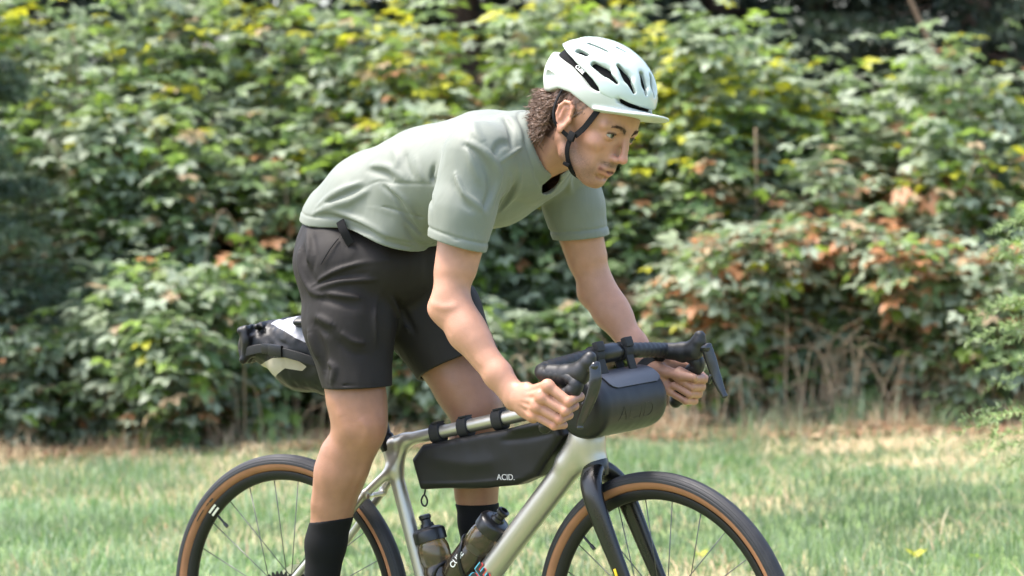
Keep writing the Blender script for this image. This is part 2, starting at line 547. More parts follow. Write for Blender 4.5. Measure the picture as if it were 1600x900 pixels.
# taller tufts where the mown verge meets the brambles
n = 9000
cu_ = gr.uniform(-3.6, 3.6, 130); cv_ = 14.1 + gr.normal(0, 0.35, 130) - 0.35 * np.clip(np.abs(cu_ - 0.2) - 1.3, 0, 2)
k = gr.integers(0, 130, n)
u = cu_[k] + gr.normal(0, 0.09, n); v = cv_[k] + gr.normal(0, 0.07, n)
dry = gr.uniform(0, 1, 130) < 0.55
cg = greens(n, u, v); ct = tan[gr.choice(4, n)] * gr.uniform(0.7, 1.15, (n, 1))
hh = gr.uniform(0.06, 0.26, 130)
blades(u, v, hh[k] * gr.uniform(0.5, 1.1, n), gr.uniform(0.0035, 0.007, n), np.clip(np.abs(gr.normal(0.4, 0.25, n)), 0, 0.95), np.where(dry[k][:, None], ct, cg), 'grass_tufts')
# ------------------------------------------------------------------ bramble hedge, spruces
leaf_m = mat('bramble_leaf', (0.1, 0.15, 0.06), rough=0.48, spec=0.5, attr='tint', noise=(120, 0.12, 3))
add_translucent(leaf_m, 0.52)
cane_m = mat('bramble_cane', (0.20, 0.13, 0.075), rough=0.75, noise=(25, 0.3, 4))
drycane_m = mat('dry_cane', (0.40, 0.29, 0.18), rough=0.8, noise=(25, 0.25, 4))
bark_m = mat('spruce_bark', (0.085, 0.055, 0.038), rough=0.9, noise=(14, 0.35, 6), bump=(40, 0.8, 0.01))
twig_m = mat('young_twig', (0.22, 0.19, 0.09), rough=0.8, noise=(30, 0.2, 3))
needle_m = mat('spruce_needle', (0.03, 0.05, 0.02), rough=0.5, spec=0.4, attr='tint')
add_translucent(needle_m, 0.12)
hg = np.random.default_rng(23)

# one leaflet: pointed oval folded along the midrib; a compound leaf has three or five of them
def leaflet(L, W):
    ts = [0.0, 0.28, 0.62, 1.0]; ws = [0.10, 0.92, 0.72, 0.0]
    V = []; F = []
    for t, w in zip(ts, ws):
        z = -0.16 * L * t * t
        V += [(L * t, -W / 2 * w, z + 0.22 * W * w * 0.5), (L * t, 0, z), (L * t, W / 2 * w, z + 0.22 * W * w * 0.5)]
    for i in range(3):
        a = i * 3
        F += [(a, a + 3, a + 4, a + 1), (a + 1, a + 4, a + 5, a + 2)]
    return np.array(V), np.array(F)
LV0, LF0 = leaflet(1.0, 0.66)
def compound(nl):
    V = []; F = []; n = 0
    spec = [(0, 0, 0.42, 1.0), (0.20, 62, 0.08, 0.85), (0.20, -62, 0.08, 0.85)] + ([(0.05, 105, 0.05, 0.7), (0.05, -105, 0.05, 0.7)] if nl == 5 else [])
    for x0, ang, off, sc in spec:
        c, s_ = math.cos(R(ang)), math.sin(R(ang))
        P = LV0 * sc
        P = P + v3((off, 0, 0.0))
        Q = np.stack([P[:, 0] * c - P[:, 1] * s_ + x0, P[:, 0] * s_ + P[:, 1] * c, P[:, 2] - 0.05 * abs(ang) / 60], 1)
        V.append(Q); F.append(LF0 + n); n += len(P)
    return np.concatenate(V), np.concatenate(F)
COMP = {3: compound(3), 5: compound(5)}
PAL = {'green': np.array([0.185, 0.265, 0.105]), 'pale': np.array([0.33, 0.39, 0.265]), 'dark': np.array([0.115, 0.185, 0.072]), 'lime': np.array([0.44, 0.44, 0.030]),  # pale: whitish sky gloss on leaf tops, put into the leaf colour
       'fresh': np.array([0.22, 0.33, 0.050]), 'rust': np.array([0.42, 0.20, 0.090]), 'tan': np.array([0.46, 0.34, 0.20])}
PN = list(PAL)
def orient(nrm_, head):
    """rotation frames: leaf normal and heading"""
    n_ = nrm_ / np.linalg.norm(nrm_, axis=1)[:, None]
    x = head - (head * n_).sum(1)[:, None] * n_
    x /= np.linalg.norm(x, axis=1)[:, None] + 1e-9
    return x, np.cross(n_, x), n_
def leaf_cloud(P, N, Hd, sc, cols, kind):
    lv, lf = COMP[kind]
    x, y, z = orient(N, Hd)
    V = P[:, None] + sc[:, None, None] * (lv[None, :, :1] * x[:, None] + lv[None, :, 1:2] * y[:, None] + lv[None, :, 2:] * z[:, None])
    F = lf[None] + (np.arange(len(P)) * len(lv))[:, None, None]
    return V.reshape(-1, 3), F.reshape(-1, 4), np.repeat(cols, len(lv), 0)
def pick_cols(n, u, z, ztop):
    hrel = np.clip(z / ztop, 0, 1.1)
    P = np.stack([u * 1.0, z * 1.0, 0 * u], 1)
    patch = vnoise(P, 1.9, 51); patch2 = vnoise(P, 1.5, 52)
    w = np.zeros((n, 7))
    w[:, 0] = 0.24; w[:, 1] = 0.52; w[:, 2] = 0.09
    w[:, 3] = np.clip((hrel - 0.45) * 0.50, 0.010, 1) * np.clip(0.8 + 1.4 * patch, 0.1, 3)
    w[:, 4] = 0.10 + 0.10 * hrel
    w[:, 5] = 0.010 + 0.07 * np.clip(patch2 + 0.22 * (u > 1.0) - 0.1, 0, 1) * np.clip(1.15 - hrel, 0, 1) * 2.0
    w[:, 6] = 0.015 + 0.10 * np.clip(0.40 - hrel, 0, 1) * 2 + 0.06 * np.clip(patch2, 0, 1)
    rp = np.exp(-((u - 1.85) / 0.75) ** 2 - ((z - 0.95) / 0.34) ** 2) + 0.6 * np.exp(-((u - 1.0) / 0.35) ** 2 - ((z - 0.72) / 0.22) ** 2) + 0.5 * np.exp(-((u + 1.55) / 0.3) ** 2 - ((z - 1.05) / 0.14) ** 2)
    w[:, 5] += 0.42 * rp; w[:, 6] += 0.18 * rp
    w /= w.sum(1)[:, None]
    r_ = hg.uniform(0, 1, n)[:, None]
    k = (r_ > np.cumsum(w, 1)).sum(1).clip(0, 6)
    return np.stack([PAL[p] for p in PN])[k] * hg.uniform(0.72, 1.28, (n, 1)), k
# shared single leaves, every colour in both shapes
LEAFMESH = {}
def leaf_mesh(k, kind):
    if (k, kind) not in LEAFMESH:
        lv, lf = COMP[kind]
        me = bpy.data.meshes.new('leaf')
        me.from_pydata(lv.tolist(), [], lf.tolist()); me.update()
        me.polygons.foreach_set('use_smooth', np.ones(len(lf), bool))
        me.materials.append(leaf_m)
        a = me.color_attributes.new('tint', 'FLOAT_COLOR', 'POINT')
        c = np.tile(np.append(PAL[PN[k]], 1), (len(lv), 1)).astype(np.float32)
        a.data.foreach_set('color', c.ravel())
        LEAFMESH[(k, kind)] = me
    return LEAFMESH[(k, kind)]
def bush(u0, v0, ru, rv, ztop, nleaf, label, group, nind=0, canes=4, low=0.12):
    t = thing('bramble_bush', Vector(G3(u0, v0, 0)), label, 'bush', group)
    # lumps: uneven blobs that make the outline
    nb_ = 6
    lumps = [(u0, v0, ztop * 0.42, ru, rv, ztop * 0.56)]
    for k in range(nb_):
        a = hg.uniform(0, 2 * PI); q = hg.uniform(0.45, 1.0)
        zz_ = hg.uniform(0.25, 0.86) * ztop
        s_ = hg.uniform(0.32, 0.55)
        lumps.append((u0 + ru * q * math.cos(a), v0 + rv * q * math.sin(a) - 0.05, zz_, ru * s_, rv * s_, min(ztop * s_ * 0.75, ztop * 1.02 - zz_)))
    lumps = np.array(lumps); area = lumps[:, 3] * lumps[:, 5] + lumps[:, 3] * lumps[:, 4]
    n = nleaf
    k = hg.choice(len(lumps), n, p=area / area.sum())
    d = hg.normal(0, 1, (n, 3)); d[:, 1] -= 0.45; d[:, 2] += 0.35; d /= np.linalg.norm(d, axis=1)[:, None]
    rad = 1 - np.abs(hg.normal(0, 0.20, n)) + 0.10 * hg.normal(0, 1, n)
    L_ = lumps[k]
    uu = L_[:, 0] + d[:, 0] * L_[:, 3] * rad; vv_ = L_[:, 1] + d[:, 1] * L_[:, 4] * rad; zz_ = L_[:, 2] + d[:, 2] * L_[:, 5] * rad
    zz_ = np.where(zz_ < low, low + np.abs(hg.normal(0, 0.25, n)) * ztop * 0.5, zz_)
    P = G3(uu, vv_, zz_)
    out = d[:, :1] * RH + d[:, 1:2] * FH + d[:, 2:] * v3((0, 0, 1))
    N = 0.38 * out + v3((0, 0, 1.10)) + 0.36 * hg.normal(0, 1, (n, 3))
    Hd = out + v3((0, 0, -0.45)) + 0.6 * hg.normal(0, 1, (n, 3))
    sc = hg.uniform(0.050, 0.098, n) * (1.1 if ztop > 1.5 else 1.0)
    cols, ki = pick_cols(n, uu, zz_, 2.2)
    # shoots at the top: a few bright tips poke out
    ind = np.zeros(n, bool)
    if nind:
        front = (rad > 0.92) & (d[:, 1] < 0.15)
        cand = np.where(front)[0]; ind[hg.permutation(cand)[:nind]] = True
    Vs, Fs, Cs, o_ = [], [], [], 0
    five = hg.uniform(0, 1, n) < 0.5
    for kind in (3, 5):
        m = (~ind) & (five == (kind == 5))
        V, F, Cc = leaf_cloud(P[m], N[m], Hd[m], sc[m], cols[m], kind)
        Vs.append(V); Fs.append(F + o_); Cs.append(Cc); o_ += len(V)
    fo = mesh('foliage', np.concatenate(Vs), np.concatenate(Fs), leaf_m, t, True); fo['kind'] = 'stuff'
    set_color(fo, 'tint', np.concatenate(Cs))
    x, y, z = orient(N, Hd)
    for i in np.where(ind)[0]:
        o = bpy.data.objects.new('leaf', leaf_mesh(int(ki[i]), 5 if five[i] else 3))
        M = Matrix((Vector(x[i] * sc[i]), Vector(y[i] * sc[i]), Vector(z[i] * sc[i]))).transposed().to_4x4()
        M.translation = Vector(P[i]) - t.location
        o.matrix_local = M
        COL.objects.link(o); o.parent = t; o.matrix_local = M
    for c in range(canes):
        a = u0 + hg.uniform(-0.9, 0.9) * ru; b_ = a + hg.normal(0, 0.45)
        v_a = v0 + hg.uniform(-0.5, 0.1) * rv; vb = v0 - rv * hg.uniform(0.6, 1.15)
        zt = ztop * hg.uniform(0.35, 0.95)
        pts = [G3(a, v_a, 0.0), G3(a + (b_ - a) * 0.25, v_a + (vb - v_a) * 0.35, zt * 0.65), G3(a + (b_ - a) * 0.65, v_a + (vb - v_a) * 0.75, zt), G3(b_, vb, zt * 0.72)]
        pp = catmull(pts, 5)
        rr = np.linspace(0.0055, 0.0020, len(pp))
        mesh('cane', *tube(pp, rr, 6), drycane_m if hg.uniform() < 0.5 else cane_m, t)
    return t
def top_at(u): return np.interp(u, [-6, -2.6, -1.4, -0.2, 0.6, 1.2, 1.8, 2.6, 6], [2.6, 2.55, 2.34, 2.38, 2.36, 2.30, 2.06, 2.02, 2.2]) 
WHERE = {
 'back': [(-2.75, 'at the left edge behind the dark young spruce'), (-1.9, 'left of the rider, high above the saddle bag'), (-1.1, "above the rider's lower back"), (-0.3, "behind the rider's shoulders"), (0.45, 'straight behind the pale helmet'), (1.2, 'just right of the pale helmet'), (2.0, 'below the leaning dead branch'), (2.8, 'at the right edge of the picture')],
 'middle': [(-2.5, 'low boughs of the dark young spruce'), (-1.75, 'left of the grey shorts'), (-1.0, "the rider's lower back and shorts"), (-0.25, "the near forearm and shorts"), (0.5, "the gap between the rider's two arms"), (1.25, "the watch wrist, well above the brake lever"), (1.95, 'the middle of the right half'), (2.7, 'the light tipped spruce at right')],
 'front': [(-2.45, 'at the left edge of the grass'), (-1.75, 'left of the saddle bag'), (-1.05, 'behind the saddle bag and near knee'), (-0.35, "between the rider's knees"), (0.35, 'behind the handlebar bag'), (1.05, 'right behind the far brake lever'), (1.75, 'among the dry stalks right of the bicycle'), (2.45, 'at the right edge behind the light tipped spruce')]}
def where(row, u):
    c = min(WHERE[row], key=lambda a: abs(a[0] - u))
    return c[1] if abs(c[0] - u) < 0.42 else None
NOUN = {'back': 'tall bramble bush in the back row ', 'middle': 'leafy mid row bramble bush behind ', 'front': 'low bramble bush in the front row '}
REST = {'back': 'tall bramble bush in the back row beyond the edge of the picture', 'middle': 'leafy bramble bush in the middle row beyond the edge of the picture', 'front': 'low bramble bush in the front row beyond the edge of the picture'}
GRP = {'back': 'back row of the bramble hedge', 'middle': 'middle row of the bramble hedge', 'front': 'front row of the bramble hedge'}
used = set()
def lab(row, u):
    w = where(row, u)
    if w is None or (row, w) in used: return REST[row]
    used.add((row, w)); return NOUN[row] + w
for u in [-5.2, -4.4, -3.6] + [a for a, _ in WHERE['back']] + [3.6, 4.4, 5.2]:
    vis = abs(u) < 3.2
    uu_ = u + hg.uniform(-0.12, 0.12)
    bush(uu_, 16.05 + hg.uniform(-0.1, 0.1), 0.62, 0.60, float(top_at(uu_)) * hg.uniform(0.97, 1.03), 1900 if vis else 450, lab('back', u), GRP['back'], 36 if vis else 0, 4)
for u in [-4.7, -4.0, -3.25] + [a for a, _ in WHERE['middle']] + [3.45, 4.2, 4.9]:
    vis = abs(u) < 3.2
    uu_ = u + hg.uniform(-0.12, 0.12)
    bush(uu_, 15.50 + hg.uniform(-0.12, 0.12), 0.58, 0.52, float(top_at(uu_)) * hg.uniform(0.68, 0.82), 1600 if vis else 400, lab('middle', u), GRP['middle'], 36 if vis else 0, 4)
for u in [-4.5, -3.8, -3.1] + [a for a, _ in WHERE['front']] + [3.15, 3.85, 4.6]:
    vis = abs(u) < 3.1
    uu_ = u + hg.uniform(-0.12, 0.12)
    bush(uu_, 14.95 + hg.uniform(-0.30, 0.25) - 0.55 * (u < -1.2) - 0.35 * (u > 1.6), 0.50, 0.42, hg.uniform(0.50, 1.15), 1600 if vis else 350, lab('front', u), GRP['front'], 36 if vis else 0, 1, 0.03)
# dry stalks at the foot of the hedge: loose, uncountable, in clumps, thickest towards the right
Vs, Fs, n0 = [], [], 0
cl_u = np.concatenate([hg.uniform(-3.4, 3.4, 26), hg.uniform(0.6, 2.9, 26)]); cl_v = 14.35 + hg.uniform(-0.15, 0.5, 52) - 0.2 * (np.abs(cl_u) > 1.6)
for k in range(640):
    c_ = hg.integers(0, 52)
    a = cl_u[c_] + hg.normal(0, 0.14); v_ = cl_v[c_] + hg.normal(0, 0.10)
    h_ = hg.uniform(0.10, 0.62); l_ = hg.normal(0, 0.16) + 0.12 * math.sin(c_)
    bend = hg.uniform(0.55, 1.1)
    pts = [G3(a, v_, 0), G3(a + l_ * 0.4, v_ - 0.03, h_ * 0.7), G3(a + l_ * 1.1, v_ - hg.uniform(0, 0.15), h_ * bend)]
    V, F = tube(catmull(pts, 3), np.linspace(0.0042, 0.0013, 7), 4)
    Vs.append(V); Fs += [tuple(i + n0 for i in f) for f in F]; n0 += len(V)
o = mesh('dry_stalks', np.concatenate(Vs), Fs, drycane_m); tag(o, kind='stuff')

# spruces: trunk, drooping branches, needles on side twigs
def needles(base, axis, L, n, nl, col, droop, flat):
    """needles along one twig as thin triangles"""
    t = hg.uniform(0.03, 1, n)
    ax = nrm(axis)
    P = base + np.outer(t * L, ax) + np.outer(-droop * L * t * t, [0, 0, 1])
    d = hg.normal(0, 1, (n, 3)); d -= np.outer(d @ ax, ax); d /= np.linalg.norm(d, axis=1)[:, None] + 1e-9
    d = d + ax * 0.75; d /= np.linalg.norm(d, axis=1)[:, None]
    s_ = np.cross(d, hg.normal(0, 1, (n, 3))); s_ /= np.linalg.norm(s_, axis=1)[:, None] + 1e-9
    w = nl * flat
    V = np.stack([P - s_ * w, P + d * nl * 0.5 + s_ * w * 0.0 - s_ * w * 1.1, P + d * nl, P + s_ * w], 1)
    c = np.array(col)[None] * hg.uniform(0.65, 1.35, (n, 1))
    return V.reshape(-1, 3), np.repeat(c, 4, 0)
def spruce(u0, v0, H, rbase, nbr, label, group, col, tipcol, twigs=12, nper=26, nl=0.02, flat=0.10, z0=0.1, zmax=None, facing=None, trunk_r=0.10, zt_=False):
    t = thing('spruce_tree', Vector(G3(u0, v0, 0)), label, 'tree', group)
    mesh('trunk', *tube([G3(u0, v0, 0), G3(u0 + 0.02 * H * hg.normal(), v0, H * 0.5), G3(u0, v0, H)], [trunk_r, trunk_r * 0.6, 0.012], 10), bark_m, t)
    Vn, Cn = [], []
    bw = MB()
    for k in range(nbr):
        z = z0 + (H * 0.97 - z0) * (k + hg.uniform(0, 1)) / nbr
        if zmax and z > zmax: continue
        Lb = rbase * (1 - z / H) ** 0.8 * hg.uniform(0.75, 1.1) + 0.06
        a = hg.uniform(0, 2 * PI) if facing is None else facing[0] + hg.normal(0, facing[1])
        d = RH * math.cos(a) + FH * math.sin(a)
        s_ = np.cross(d, [0, 0, 1.0])
        base = G3(u0, v0, z)
        P = catmull([base, base + d * Lb * 0.5 + v3((0, 0, -0.10 * Lb)), base + d * Lb + v3((0, 0, -0.16 * Lb + 0.05 * Lb))], 4)
        bw.add(*tube(P, np.linspace(max(0.003, 0.010 * Lb), 0.0012, len(P)), 5))
        for q in range(twigs):
            f = 0.12 + 0.88 * (q + hg.uniform(0, 1)) / twigs
            i = min(int(f * (len(P) - 1)), len(P) - 2); p = P[i] + (P[i + 1] - P[i]) * (f * (len(P) - 1) - i)
            sd_ = 1 if q % 2 else -1
            ax = d * 0.75 + s_ * sd_ * 0.85 + v3((0, 0, -0.22)) + 0.12 * hg.normal(0, 1, 3)
            Lt = Lb * (0.16 + 0.40 * (1 - f)) * hg.uniform(0.8, 1.2) + 0.05
            tipc = np.array(col) * (1 - f * 0.8) + np.array(tipcol) * f * 0.8
            V, C = needles(p, ax, Lt, int(nper * (0.5 + Lt / Lb)), nl, tipc, 0.12, flat); Vn.append(V); Cn.append(C)
        V, C = needles(P[len(P) // 3], P[-1] - P[len(P) // 3], np.linalg.norm(P[-1] - P[len(P) // 3]) * 1.04, nper * 2, nl, tipcol, 0.0, flat); Vn.append(V); Cn.append(C)
    bw.build('branch', twig_m if zt_ else bark_m, t)['kind'] = 'stuff'
    V = np.concatenate(Vn); C = np.concatenate(Cn)
    o = mesh('crown', V, np.arange(len(V)).reshape(-1, 4), needle_m, t, False); o['kind'] = 'stuff'
    set_color(o, 'tint', C)
    return t
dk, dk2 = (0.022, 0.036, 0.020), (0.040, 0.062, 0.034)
for i, (u, v, H, lab) in enumerate([(-5.6, 19.5, 6.6, 0), (-3.6, 19.0, 7.0, 0), (-1.9, 19.8, 8.5, 0), (-0.2, 19.2, 7.2, 0), (1.5, 20.0, 8.4, 0), (3.0, 18.9, 7.0, 0), (4.6, 19.6, 8.2, 0), (6.4, 20.2, 8.8, 0), (-2.8, 21.5, 10.5, 0), (0.7, 21.8, 10.0, 0), (2.4, 22.0, 10.6, 0), (4.0, 22.2, 10.0, 0), (-4.7, 22.0, 11.0, 0), (-0.9, 23.5, 11.5, 0), (-2.2, 24.0, 12.0, 0), (2.0, 24.5, 12.0, 0), (5.2, 24.0, 12.0, 0), (-6.8, 23.0, 11.0, 0)]):
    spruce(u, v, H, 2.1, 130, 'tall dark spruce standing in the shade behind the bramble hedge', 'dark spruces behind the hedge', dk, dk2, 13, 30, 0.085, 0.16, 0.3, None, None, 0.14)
spruce(-3.0, 14.45, 2.9, 1.12, 60, 'dark young spruce with drooping boughs growing into the left end of the hedge', None, (0.024, 0.046, 0.024), (0.085, 0.130, 0.068), 13, 46, 0.045, 0.11, 0.55, None, None, 0.05)
hg = np.random.default_rng(99)
spruce(2.10, 8.60, 2.6, 0.98, 56, 'young spruce with light green tips at the right edge of the grass verge', None, (0.085, 0.135, 0.055), (0.27, 0.36, 0.13), 11, 100, 0.025, 0.065, 0.45, 1.45, None, 0.03, True)
b = MB(); P = catmull([G3(3.05, 17.6, 1.55), G3(2.75, 17.5, 1.95), G3(2.52, 17.5, 2.45), G3(2.35, 17.4, 3.0)], 5); b.add(*tube(P, np.linspace(0.020, 0.012, len(P)), 8))
P = catmull([G3(3.25, 17.7, 0.0), G3(3.15, 17.65, 0.8), G3(3.05, 17.6, 1.55)], 4); b.add(*tube(P, np.linspace(0.028, 0.020, len(P)), 8))
tag(b.build('dead_branch', cane_m), 'bare pale dead branch leaning in front of the dark spruces at upper right', 'branch')
# broad leaved weeds in the grass
for (u, v, c, lab) in ((1.33, 9.25, 'lime', 'small weed with one upright yellow green leaf in the grass at lower right'), (1.52, 9.12, 'fresh', 'small low green weed in the grass near the right corner'), (0.62, 9.4, 'lime', 'tiny yellow green weed in the grass just right of the front tyre'), (-0.62, 9.35, 'lime', 'small yellow green weed in the grass behind the rear tyre')):
    t = thing('weed', Vector(G3(u, v, 0)), lab, 'plant')
    for k in range(4):
        a = hg.uniform(0, 6.28)
        L = hg.uniform(0.03, 0.055)
        P = LV0 * L
        x = nrm(v3((math.cos(a), math.sin(a), 0.9))); n_ = nrm(v3((-math.cos(a) * 0.7, -math.sin(a) * 0.7, 0.8))); y = np.cross(n_, x)
        o = mesh('leaf', G3(u, v, 0.015) + P[:, :1] * x + P[:, 1:2] * y + P[:, 2:] * n_, LF0, leaf_m, t)
        set_color(o, 'tint', np.tile(PAL[c], (len(P), 1)))
    mesh('stem', *tube([G3(u, v, -0.005), G3(u, v, 0.03)], 0.0018, 5), cane_m, t)
# ------------------------------------------------------------------ the rider
HS = 0.0024                      # grid step of the body
H_O = v3((0.8710, -0.0020, 1.4425)); H_S = 1.061
H_F = v3((0.9084, -0.1358, -0.3955)); H_L = v3((0.0812, 0.9851, -0.1516)); H_U = v3((0.4102, 0.1056, 0.9059))
def hw(p):
    """head coordinates (forward, left, up) to world"""
    p = v3(p)
    return H_O + H_S * (p[..., 0:1] * H_F + p[..., 1:2] * H_L + p[..., 2:3] * H_U)
def hl(P):
    q = (v3(P) - H_O) / H_S
    return np.stack([q @ H_F, q @ H_L, q @ H_U], -1)

skin_m = mat('skin', (0.5, 0.28, 0.19), rough=0.47, spec=0.4, noise=(45, 0.08, 6), bump=(300, 0.35, 0.0012), sss=0.08, attr='tint')
def beard_nodes(m):
    nt = m.node_tree; b = nt.nodes['Principled BSDF']; src = b.inputs['Base Color'].links[0].from_socket
    at = nt.nodes.new('ShaderNodeAttribute'); at.attribute_name = 'beard'
    tc = nt.nodes.new('ShaderNodeTexCoord'); n = nt.nodes.new('ShaderNodeTexNoise'); n.inputs['Scale'].default_value = 850; n.inputs['Detail'].default_value = 1
    mr = nt.nodes.new('ShaderNodeMapRange'); mr.inputs['From Min'].default_value = 0.36; mr.inputs['From Max'].default_value = 0.60; mr.inputs['To Min'].default_value = 0.25
    mu = nt.nodes.new('ShaderNodeMath'); mu.operation = 'MULTIPLY'
    mx = nt.nodes.new('ShaderNodeMix'); mx.data_type = 'RGBA'; mx.inputs[7].default_value = (0.060, 0.034, 0.022, 1)
    nt.links.new(tc.outputs['Object'], n.inputs['Vector']); nt.links.new(n.outputs['Fac'], mr.inputs['Value'])
    nt.links.new(mr.outputs[0], mu.inputs[0]); nt.links.new(at.outputs['Fac'], mu.inputs[1])
    nt.links.new(mu.outputs[0], mx.inputs[0]); nt.links.new(src, mx.inputs[6]); nt.links.new(mx.outputs[2], b.inputs['Base Color'])
beard_nodes(skin_m)
shirt_m = mat('sage_jersey', (0.142, 0.156, 0.126), rough=0.6, spec=0.35, noise=(9, 0.05, 4), bump=(700, 0.12, 0.0006), sheen=0.1, bump2=(26, 0.30, 0.0035, (1, 1, 0.4)))
shorts_m = mat('charcoal_ripstop', (0.0150, 0.0126, 0.0112), rough=0.66, spec=0.2, noise=(14, 0.12, 4), bump=(900, 0.12, 0.0005), bump2=(20, 0.35, 0.004, (1, 1, 0.5)))
sock_m = mat('black_sock', (0.004, 0.004, 0.0045), rough=0.85, spec=0.2, bump=(500, 0.2, 0.0008))
shoe_m = mat('black_shoe', (0.012, 0.012, 0.013), rough=0.5)
sole_m = mat('shoe_sole', (0.02, 0.02, 0.02), rough=0.7)
hair_m = mat('brown_hair', (0.125, 0.072, 0.045), rough=0.5, spec=0.35, noise=(70, 0.5, 3))
brow_m = mat('dark_brow_hair', (0.070, 0.040, 0.027), rough=0.6, spec=0.3)
black_web = mat('black_webbing', (0.004, 0.004, 0.0045), rough=0.8, spec=0.2, bump=(900, 0.2, 0.0005))
eye_m = mat('eye_white', (0.33, 0.30, 0.275), rough=0.3)
iris_m = mat('eye_iris', (0.085, 0.080, 0.055), rough=0.2)
pupil_m = mat('eye_pupil', (0.003, 0.003, 0.003), rough=0.4, spec=0.2)

rider = thing('person', (0.27, -0.13, 0.19), 'man in a sage green T-shirt and charcoal shorts riding the silver bicycle', 'person')

B = Field((-0.02, -0.33, 0.17), (1.04, 0.33, 1.66), HS)
# --- torso under the clothes
B.cap((0.20, 0, 1.18), (0.33, 0, 1.275), (0.10, 0.13), (0.11, 0.135), k=0.03)
B.cap((0.33, 0, 1.275), (0.56, 0, 1.345), (0.11, 0.135), (0.108, 0.15), k=0.03)
B.cap((0.56, 0, 1.345), (0.66, 0, 1.37), (0.105, 0.145), (0.08, 0.12), k=0.03)
B.cap((0.675, -0.15, 1.365), (0.675, 0.15, 1.365), 0.052, k=0.03)
# --- legs
def leg(hip, knee, ankle, ys, knee_back):
    hip, knee, ankle = v3(hip), v3(knee), v3(ankle)
    f = nrm(np.cross(nrm(knee - ankle), [0, 1, 0])); f = f if f[0] > 0 else -f
    B.cap(hip, hip + (knee - hip) * 0.45, 0.088, 0.078, k=0.03)
    B.cap(hip + (knee - hip) * 0.45, knee + (hip - knee) * 0.12, 0.078, 0.062, k=0.03)
    B.cap(knee + (hip - knee) * 0.16, knee, 0.061, 0.0545, k=0.025)
    B.cap(knee + f * 0.026 + (hip - knee) * 0.05, knee + f * 0.024 + (ankle - knee) * 0.05, 0.033, 0.029, k=0.022)      # kneecap
    B.cap(knee + f * 0.022 + (ankle - knee) * 0.12, knee + f * 0.019 + (ankle - knee) * 0.20, 0.022, 0.022, k=0.02)     # patellar tendon
    sh = ankle - knee; ob = knee_back
    B.cap(knee - f * ob * 0.2, knee + sh * 0.25 - f * ob, 0.0535, 0.0545, k=0.02)
    B.cap(knee + sh * 0.25 - f * ob, knee + sh * 0.6 - f * ob * 0.95, 0.0535, 0.0415, k=0.02)
    B.cap(knee + sh * 0.6 - f * ob * 0.95, ankle, 0.0415, 0.033, k=0.02)
    # calf: two bellies
    B.cap(knee + sh * 0.16 - f * (0.024 + ob * 0.6) + v3((0, -0.012 * ys, 0)), knee + sh * 0.46 - f * (0.018 + ob * 0.75) + v3((0, -0.010 * ys, 0)), 0.035, 0.030, k=0.025)
    B.cap(knee + sh * 0.16 - f * (0.022 + ob * 0.6) + v3((0, 0.014 * ys, 0)), knee + sh * 0.40 - f * (0.018 + ob * 0.75) + v3((0, 0.014 * ys, 0)), 0.034, 0.028, k=0.025)
    B.cap(ankle + v3((0, -0.03, 0.0)), ankle + v3((0, 0.03, 0.0)), 0.016, k=0.02)
KN_N = v3((0.318, -0.125, 0.775)); AN_N = v3((0.178, -0.128, 0.315))
KN_F = v3((0.478, 0.105, 0.795)); AN_F = v3((0.458, 0.122, 0.375))
leg((0.235, -0.088, 1.12), KN_N, AN_N, -1, 0.026)
leg((0.27, 0.088, 1.12), KN_F, AN_F, 1, 0)
BALL_N = v3((0.268, -0.13, 0.232)); BALL_F = v3((0.552, 0.125, 0.318))
for an, ba in ((AN_N, BALL_N), (AN_F, BALL_F)):
    B.cap(an + v3((-0.02, 0, -0.02)), ba, 0.032, (0.022, 0.036), k=0.02)
    B.cap(ba, ba + v3((0.06, 0, -0.012)), (0.020, 0.036), (0.012, 0.03), k=0.01)
    B.cap(an + v3((-0.02, 0, -0.03)), an + v3((-0.026, 0, -0.040)), 0.022, k=0.015)
# --- arms
def arm(sh, el, wr, s_):
    sh, el, wr = v3(sh), v3(el), v3(wr)
    ua = el - sh; fa = wr - el
    B.cap(sh, sh + ua * 0.45, 0.050, 0.044, k=0.03)
    B.cap(sh + ua * 0.45, el, 0.044, 0.0345, k=0.02)
    B.cap(sh + ua * 0.35 + v3((0.018, 0, 0)), sh + ua * 0.72 + v3((0.014, 0, 0)), 0.035, 0.030, k=0.03)      # biceps
    B.cap(sh + ua * 0.3 - v3((0.018, 0, 0)), sh + ua * 0.75 - v3((0.011, 0, 0)), 0.032, 0.027, k=0.03)        # triceps
    bk = nrm(-nrm(ua) * 0.2 + nrm(v3((-1, 0, -0.35))))
    B.cap(el + bk * 0.022, el + bk * 0.018 + fa * 0.08, 0.020, 0.018, k=0.02)                                # elbow tip
    B.cap(el, el + fa * 0.28, (0.0345, 0.034), (0.0375, 0.0355), k=0.02)
    B.cap(el + fa * 0.28, el + fa * 0.75, (0.037, 0.035), (0.0305, 0.0265), k=0.02)
    B.cap(el + fa * 0.75, wr, (0.0305, 0.0265), (0.0290, 0.0215), k=0.015)
    o = nrm(np.cross(fa, [0, 1, 0]))
    if o[2] < 0: o = -o
    B.cap(el + o * 0.012 + ua * -0.06, el + fa * 0.4 + o * 0.010, 0.031, 0.027, k=0.025)                      # brachioradialis
SH_N = v3((0.680, -0.165, 1.360)); EL_N = v3((0.640, -0.232, 1.050)); WR_N = v3((0.816, -0.243, 0.862))
SH_F = v3((0.680, 0.165, 1.360)); EL_F = v3((0.738, 0.212, 1.062)); WR_F = v3((0.872, 0.205, 0.905))
arm(SH_N, EL_N, WR_N, -1)
arm(SH_F, EL_F, WR_F, 1)
